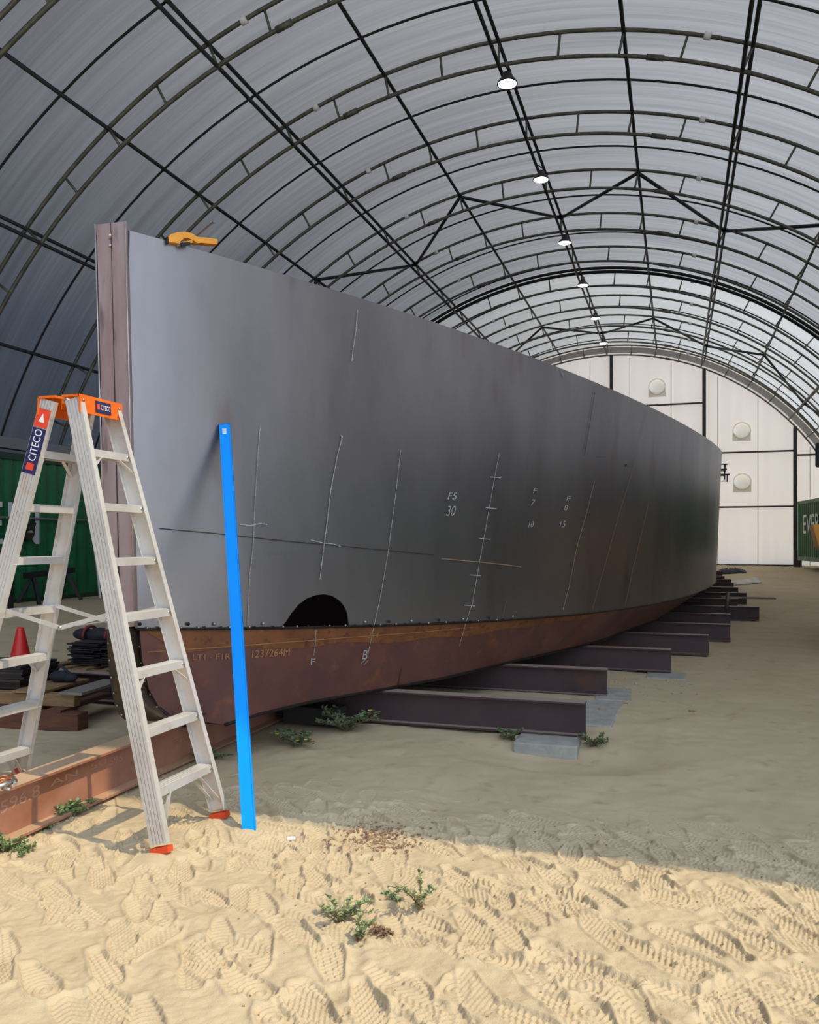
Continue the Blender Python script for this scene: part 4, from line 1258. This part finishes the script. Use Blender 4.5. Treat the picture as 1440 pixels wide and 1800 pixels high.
for dx in (-.34, -.02):
    q = MB(); q.tube([(bx - .45 + dx, by + .13 * math.sin(a), bg_z + .08 + .10 * math.cos(a)) for a in np.linspace(-1.9, 1.9, 12)], .018, 6); q.build('strap', M['bag_red'], bag)

# things in front of the left container
def lz_at(px, py, x):
    return at_x(px, py, x)
fx = -11.2
gy = at_x(85, 1060, fx)
sh = thing('sawhorse', 'dark steel sawhorse in front of the green container', 'sawhorse', (fx, gy.y, GZ(fx, gy.y)))
a = at_x(45, 1012, fx); b = at_x(128, 1002, fx)
q = MB(); q.bar(a, b, .12, .10); q.build('top_rail', M['black_steel'], sh)
for p, o_ in ((a.lerp(b, .15), -.25), (a.lerp(b, .15), .25), (a.lerp(b, .85), -.25), (a.lerp(b, .85), .25)):
    q = MB(); e_ = Vector((p.x + o_, p.y + (.12 if p.y > gy.y else -.12), GZ(p.x + o_, p.y))); q.bar(p, e_, .06, .06); q.build('leg', M['black_steel'], sh)
tx = -10.6
a = at_x(-60, 988, tx); b = at_x(24, 986, tx)
tb = thing('work_table', 'dark steel work table at the left edge in front of the green container', 'table', (tx, a.y, GZ(tx, a.y)))
q = MB(); q.box(((tx - .3), (a.y + b.y) / 2, a.z), (.7, abs(b.y - a.y), .06)); q.build('table_top', M['plate_black'], tb)
for xx in (tx, tx - .6):
    for yy in (a.y + .06, b.y - .06):
        g_ = GZ(xx, yy); q = MB(); q.box((xx, yy, (a.z + g_) / 2), (.06, .06, a.z - g_)); q.build('leg', M['black_steel'], tb)
q = MB(); cvs = Vector((tx - .3, b.y - .45, a.z + .03)); q.box(cvs + Vector((0, 0, .06)), (.2, .22, .12)); q.box(cvs + Vector((.05, .0, .16)), (.12, .36, .09)); tag(q.build('bench_vice', M['plate_black']), 'dark bench vice on the work table', 'vice')
# straight aluminium ladder against the container
lx0, lx1 = -11.42, -10.8
ld = thing('leaning_ladder', 'narrow aluminium ladder leaning against the green container behind the stem', 'ladder', (lx1, at_x(182, 1068, lx1).y, .4))
for pt, pb in ((162, 176), (168, 190)):
    a = at_x(pt, 920, lx0); b = at_x(pb, 1066, lx1); b.z = GZ(b.x, b.y) + .01
    q = MB(); q.bar(a, b, .03, .07); q.build('rail', M['alu'], ld)
    if pt == 162: A0, B0 = a, b
    else: A1, B1 = a, b
for k in range(1, 8):
    s = k / 8
    q = MB(); q.tube([A0.lerp(B0, s), A1.lerp(B1, s)], .014, 6); q.build('rung', M['alu'], ld)
# lashing pipe along the container and two black hooks
a = at_x(-120, 905, LX + .05); b = at_x(172, 910, LX + .05)
q = MB(); q.tube([a, Vector((a.x, b.y, a.z))], .022, 8); tag(q.build('pipe', M['grey_rail']), 'thin grey pipe running along the side of the green container', 'pipe')
for i, (px, py) in enumerate(((45, 925), (42, 943))):
    c = at_x(px, py, LX + .012)
    q = MB(); n_ = 14
    q.add([c + Vector((0, .17 * s, .07)) for s in (-1, 1)] + [c + Vector((.0, .17 * math.cos(t_), .07 - .17 * math.sin(t_))) for t_ in np.linspace(0.05, math.pi - .05, n_)] +
          [c + Vector((.12, .14 * s, .07)) for s in (-1, 1)] + [c + Vector((.12, .14 * math.cos(t_), .07 - .14 * math.sin(t_))) for t_ in np.linspace(0.05, math.pi - .05, n_)],
          [(0,) + tuple(range(2 + n_ - 1, 1, -1)) + (1,), (n_ + 2,) + tuple(range(2 * n_ + 3, n_ + 3, -1)) + (n_ + 3,)] + [(2 + k, 3 + k, n_ + 5 + k, n_ + 4 + k) for k in range(n_ - 1)])
    tag(q.build('hanging_bucket', M['plate_black']), 'black bowl shaped holder hung on the green container, %s of two' % ('upper', 'lower')[i], 'holder', 'black holders on the container')

# copper welding clamp on the beam at the left edge
wc = thing('welding_clamp', 'copper and silver screw clamp lying on the beam at the left edge', 'clamp', at_z(15, 1378, .31))
q = MB()
for k in range(4):
    a = at_z(-14, 1370 + k * 6, .315); b = at_z(22 - k * 2, 1366 + k * 5, .315); q.tube([a, (a + b) / 2 + Vector((0, 0, .012)), b], .007, 6)
q.build('copper_strap', M['copper'], wc)
q = MB(); q.tube([at_z(-6, 1384, .335), at_z(28, 1372, .335)], .013, 8); q.tube([at_z(24, 1366, .335), at_z(27, 1379, .335)], .009, 8); q.tube([at_z(4, 1386, .32), at_z(18, 1388, .32)], .007, 8); q.build('screw', M['silver'], wc)

# ------------------------------------------------------------------ weeds
def weed(px, py, label, h, spread, n_stem, m, flowers=0, leaf=.022, nm='weed', seed=1, flat=.35):
    r = random.Random(seed)
    b = on_ground(px, py)
    t = thing(nm, label, 'weed', b, 'weeds in the sand')
    qs, ql, qf = MB(), MB(), MB()
    tips = []
    for i in range(n_stem):
        a = r.uniform(0, 2 * math.pi); L = r.uniform(.6, 1.15)
        out = Vector((math.cos(a), math.sin(a) * .8, 0)) * spread * L
        hh = h * r.uniform(flat, 1.0)
        pts = []
        for k in range(7):
            s = k / 6
            p = b + out * s + Vector((0, 0, hh * (s ** .7) * (1 - .25 * s))) + Vector((r.uniform(-1, 1), r.uniform(-1, 1), 0)) * .008
            pts.append(p)
        qs.tube(pts, [.0035 - .0004 * k for k in range(7)], 5)
        tips.append(pts[-1])
        for k in range(1, 7):
            for s in range(4):
                p = pts[k] if s % 2 else pts[k].lerp(pts[k - 1], .5)
                d = Vector((r.uniform(-1, 1), r.uniform(-1, 1), r.uniform(-.2, .9))).normalized()
                w = d.cross(Vector((r.uniform(-.3, .3), r.uniform(-.3, .3), 1))).normalized()
                l = leaf * r.uniform(.7, 1.4); up = w.cross(d).normalized() * l * .25
                ql.add([p, p + d * l * .55 + w * l * .42 + up, p + d * l * 1.15, p + d * l * .55 - w * l * .42 + up], [(0, 1, 2), (0, 2, 3)])
    qs.build('stem', M['stalk'], t); ql.build('foliage', m, t, fix=False)
    for i in range(flowers):
        p = tips[i % len(tips)] + Vector((r.uniform(-.04, .04), r.uniform(-.04, .04), .012))
        q = MB()
        for k in range(5):
            a = 2 * math.pi * k / 5; e = Vector((math.cos(a), math.sin(a), .4)) * .017; s_ = Vector((-math.sin(a), math.cos(a), 0)) * .010
            q.add([p, p + e * .7 + s_, p + e, p + e * .7 - s_], [(0, 1, 2, 3)])
        q.build('flower', M['yellow_flower'], t, fix=False)
    return t
weed(598, 1622, 'grey-green weed in the sunny sand, left of the pair in the foreground', .14, .15, 8, M['leaf'], leaf=.020, seed=3)
weed(630, 1652, 'small grey-green weed in the sunny sand, nearest of all to the foreground', .09, .06, 5, M['leaf'], leaf=.018, seed=4)
weed(738, 1598, 'grey-green weed with upright stems in the sunny sand, right of the pair in the foreground', .18, .12, 6, M['leaf'], leaf=.018, seed=8)
weed(692, 1596, 'tiny grey-green weed sprig just left of the taller foreground weed', .06, .06, 4, M['leaf'], leaf=.016, seed=9)
weed(690, 1645, 'dried brown weed sprig between the two foreground weeds', .03, .09, 5, M['mulch'], leaf=.014, seed=12)
weed(610, 1286, 'bushy weed with yellow flowers against the nearest cross beam', .24, .26, 16, M['leaf_shaded'], flowers=3, leaf=.038, seed=21)
weed(520, 1310, 'weed with yellow flowers in front of the timber block under the bow', .15, .22, 12, M['leaf_shaded'], flowers=5, leaf=.030, seed=22)
weed(900, 1312, 'weed growing at the left side of the nearest concrete pad', .13, .10, 8, M['leaf_shaded'], leaf=.026, seed=23)
weed(1040, 1312, 'weed growing at the right side of the nearest concrete pad', .13, .13, 9, M['leaf_shaded'], leaf=.024, seed=24)
weed(960, 1326, 'small dry weed in front of the nearest concrete pad', .06, .10, 6, M['stalk'], leaf=.018, seed=25)
weed(375, 1335, 'low weed in the shade behind the front foot of the ladder', .09, .16, 10, M['leaf_shaded'], leaf=.024, seed=26)
weed(122, 1438, 'pale weed growing along the sunny side of the beam, nearest the ladder', .08, .10, 10, M['leaf_pale'], leaf=.024, seed=27)
weed(148, 1420, 'small pale weed against the beam, closest to its shaded part', .06, .07, 7, M['leaf_pale'], leaf=.020, seed=28)
weed(80, 1456, 'pale weed by the beam in the shadow of the ladder', .05, .07, 7, M['leaf_pale'], leaf=.020, seed=31)
weed(15, 1496, 'pale yellowish weed in the sand at the left edge', .09, .10, 9, M['leaf_pale'], flowers=1, leaf=.024, seed=29)
weed(42, 1500, 'small flat weed in the sand just right of the left edge', .04, .07, 6, M['leaf_pale'], leaf=.020, seed=30)

# crumbly dry mulch in the sun, and scraps
q = MB(); r = random.Random(2)
for i in range(420):
    px, py = r.gauss(672, 40), r.gauss(1474, 13)
    if py < 1446 or (py < 1455 and px < 600): continue
    p = on_ground(px, py); s = r.uniform(.003, .009)
    q.box(p + Vector((0, 0, s * .3)), (s * 2, s * 1.3, s), Matrix.Rotation(r.uniform(0, 3), 3, 'Z') @ Matrix.Rotation(r.uniform(-.6, .6), 3, 'X'))
for i in range(160):
    px, py = r.uniform(420, 1430), r.uniform(1450, 1790)
    p = on_ground(px, py); s = r.uniform(.002, .005); q.box(p + Vector((0, 0, s * .3)), (s * 2, s * 1.3, s), Matrix.Rotation(r.uniform(0, 3), 3, 'Z'))
o = stuff(q.build('mulch_crumbs', M['mulch'])); tag(o, 'brown crumbs of dry mulch scattered on the sunlit sand', 'mulch')
q = MB(); p = on_ground(512, 1476); q.box(p + Vector((0, 0, .006)), (.045, .025, .008), Matrix.Rotation(.5, 3, 'Z') @ Matrix.Rotation(.3, 3, 'X')); tag(q.build('paper_scrap', M['paper']), 'small white scrap lying on the sunny sand right of the straightedge', 'scrap')
for i, (px, py, lab) in enumerate(((1096, 1237, 'dark stone on the shaded sand, nearer of two right of the concrete slab'), (1216, 1251, 'curled dark twig scrap on the shaded sand right of the beams'),
                                  (1057, 1248, 'small dark stone beside the concrete slab end'))):
    p = on_ground(px, py); q = MB(); q.sphere(p + Vector((0, 0, .008)), .022, 8, sq=(1.4, .8, .5)); q.sphere(p + Vector((.03, .01, .006)), .012, 8, sq=(1.3, .8, .6)); tag(q.build('stone', M['mulch']), lab, 'stone')
q = MB(); r = random.Random(6)
for i in range(40):
    px, py = r.uniform(1080, 1230), r.uniform(1186, 1225); p = on_ground(px, py); s = r.uniform(.008, .020)
    q.sphere(p + Vector((0, 0, s * .2)), s, 6, sq=(1.2, .9, .5))
tag(stuff(q.build('pale_grit', M['concrete'])), 'pale grit scattered on the shaded sand by the third beam', 'grit')

# ------------------------------------------------------------------ far end clutter
def sheet(name, px0, py0, px1, py1, m, label, h=.12, seed=0, depth=1.2):
    a, b = on_ground(px0, py0), on_ground(px1, py1)
    r = np.random.default_rng(seed); q = MB(); rows_ = []
    for i in range(22):
        s = i / 21; row = []
        for j in range(8):
            v = j / 7
            x = a.x + (b.x - a.x) * s; y = a.y + (b.y - a.y) * s + depth * (v - .3)
            e = min(1, 4 * min(s, 1 - s, v, 1 - v) + .0)
            row.append(Vector((x, y, GZ(x, y) + .012 + h * e * (0.5 + .5 * r.random()))))
        rows_.append(row)
    grid(q, rows_)
    o = q.build(name, m, fix=False); md = o.modifiers.new('thickness', 'SOLIDIFY'); md.thickness = .004
    tag(o, label, 'sheet')
sheet('ground_sheet', 1262, 996, 1396, 992, M['tarp_white'], 'crumpled pale sheet on the sand along the foot of the end wall', .14, 1, 1.2)
sheet('ground_sheet', 1262, 1006, 1338, 1009, M['tarp_white'], 'flat pale sheet on the sand beyond the last beams', .03, 2, 1.6)
sheet('dark_sheet', 1258, 1002, 1312, 1003, M['tarp_dark'], 'crumpled black sheet lying on the flat pale sheet beyond the beams', .16, 3, .7)
a = at_y(1264, 1057, 18.3); g_ = GZ(a.x, 18.3)
q = MB(); q.box((ratio(1315) * 18.6, 18.55, .42), (1.05, .2, .03)); tag(q.build('plank', M['grey_timber']), 'pale plank lying across the beams near the far part of the hull', 'plank')
a = at_y(1277, 1074, 15.9); b = at_y(1280, 1043, 17.0)
q = MB(); q.tube([a, b], .035, 8); tag(q.build('steel_bar', M['plate_rusty']), 'dark steel bar leaning upright against the ends of the beams', 'bar')
p = Vector((post_x[2] + .05, YE - .35, 0)); gz = GZ(p.x, p.y)
q = MB(); q.box((p.x, p.y, gz + .30), (.28, .2, .75)); tag(q.build('post_stump', M['post']), 'dark timber stump at the foot of the right end wall post', 'stump')

# ------------------------------------------------------------------ yellow loader at the right edge, mostly out of frame
vd = 12.0
mc = at_d(1440, 800, vd)
veh = thing('wheel_loader', 'yellow wheel loader with a black mirror, cut off by the right edge', 'loader', (3.4, 13.6, 0))
q = MB(); q.box((mc.x + .02, mc.y, mc.z), (.14, .07, .36), Matrix.Rotation(.1, 3, 'Z'))
o = q.build('mirror', M['black_rubber'], veh); bv = o.modifiers.new('bevel', 'BEVEL'); bv.width = .03; bv.segments = 3
q = MB(); q.tube([(mc.x + .05, mc.y + .04, mc.z), (mc.x + .3, mc.y + .2, mc.z + .1), (2.75, mc.y + .5, mc.z + .05)], .018, 8); q.build('mirror_arm', M['black_steel'], veh)
e0 = at_d(1430, 922, vd); e1 = at_d(1431, 930, vd); e2 = at_d(1440, 962, vd)
q = MB()
prof = [e0, e1, e2, e2 + Vector((1.2, 0, -.9)), e0 + Vector((1.2, 0, .05))]
n = len(prof)
q.add(prof + [p + Vector((.1, 1.1, 0)) for p in prof], [tuple(range(n)), tuple(range(n, 2 * n))[::-1]] + [(i, (i + 1) % n, n + (i + 1) % n, n + i) for i in range(n)])
q.build('bonnet', M['yellow_paint'], veh)
q = MB(); q.box((3.55, 14.2, 1.15), (1.7, 3.4, .7)); q.box((3.6, 15.2, .75), (1.5, 2.6, .5)); q.build('chassis', M['yellow_paint'], veh)
q = MB(); q.box((3.55, 14.3, 2.2), (1.4, 1.5, 1.4)); cab_o = q.build('cab', M['glass_dark'], veh)
q = MB(); q.box((3.55, 14.3, 2.95), (1.6, 1.7, .12)); q.build('cab_roof', M['yellow_paint'], veh)
for xx in (2.95, 4.25):
    for yy in (12.9, 15.8):
        q = MB(); q.lathe([(.0, -.2), (.5, -.2), (.6, -.15), (.62, 0), (.6, .15), (.5, .2), (0, .2)], (xx, yy, .62 + GZ(xx, yy)), axis=(1, 0, 0), n=24); wh = q.build('wheel', M['tyre'], veh)
        q = MB(); q.lathe([(0, .03), (.28, .02), (.3, 0)], (xx - .2, yy, .62 + GZ(xx, yy)), axis=(-1, 0, 0), n=20); q.build('hub', M['yellow_paint'], veh)
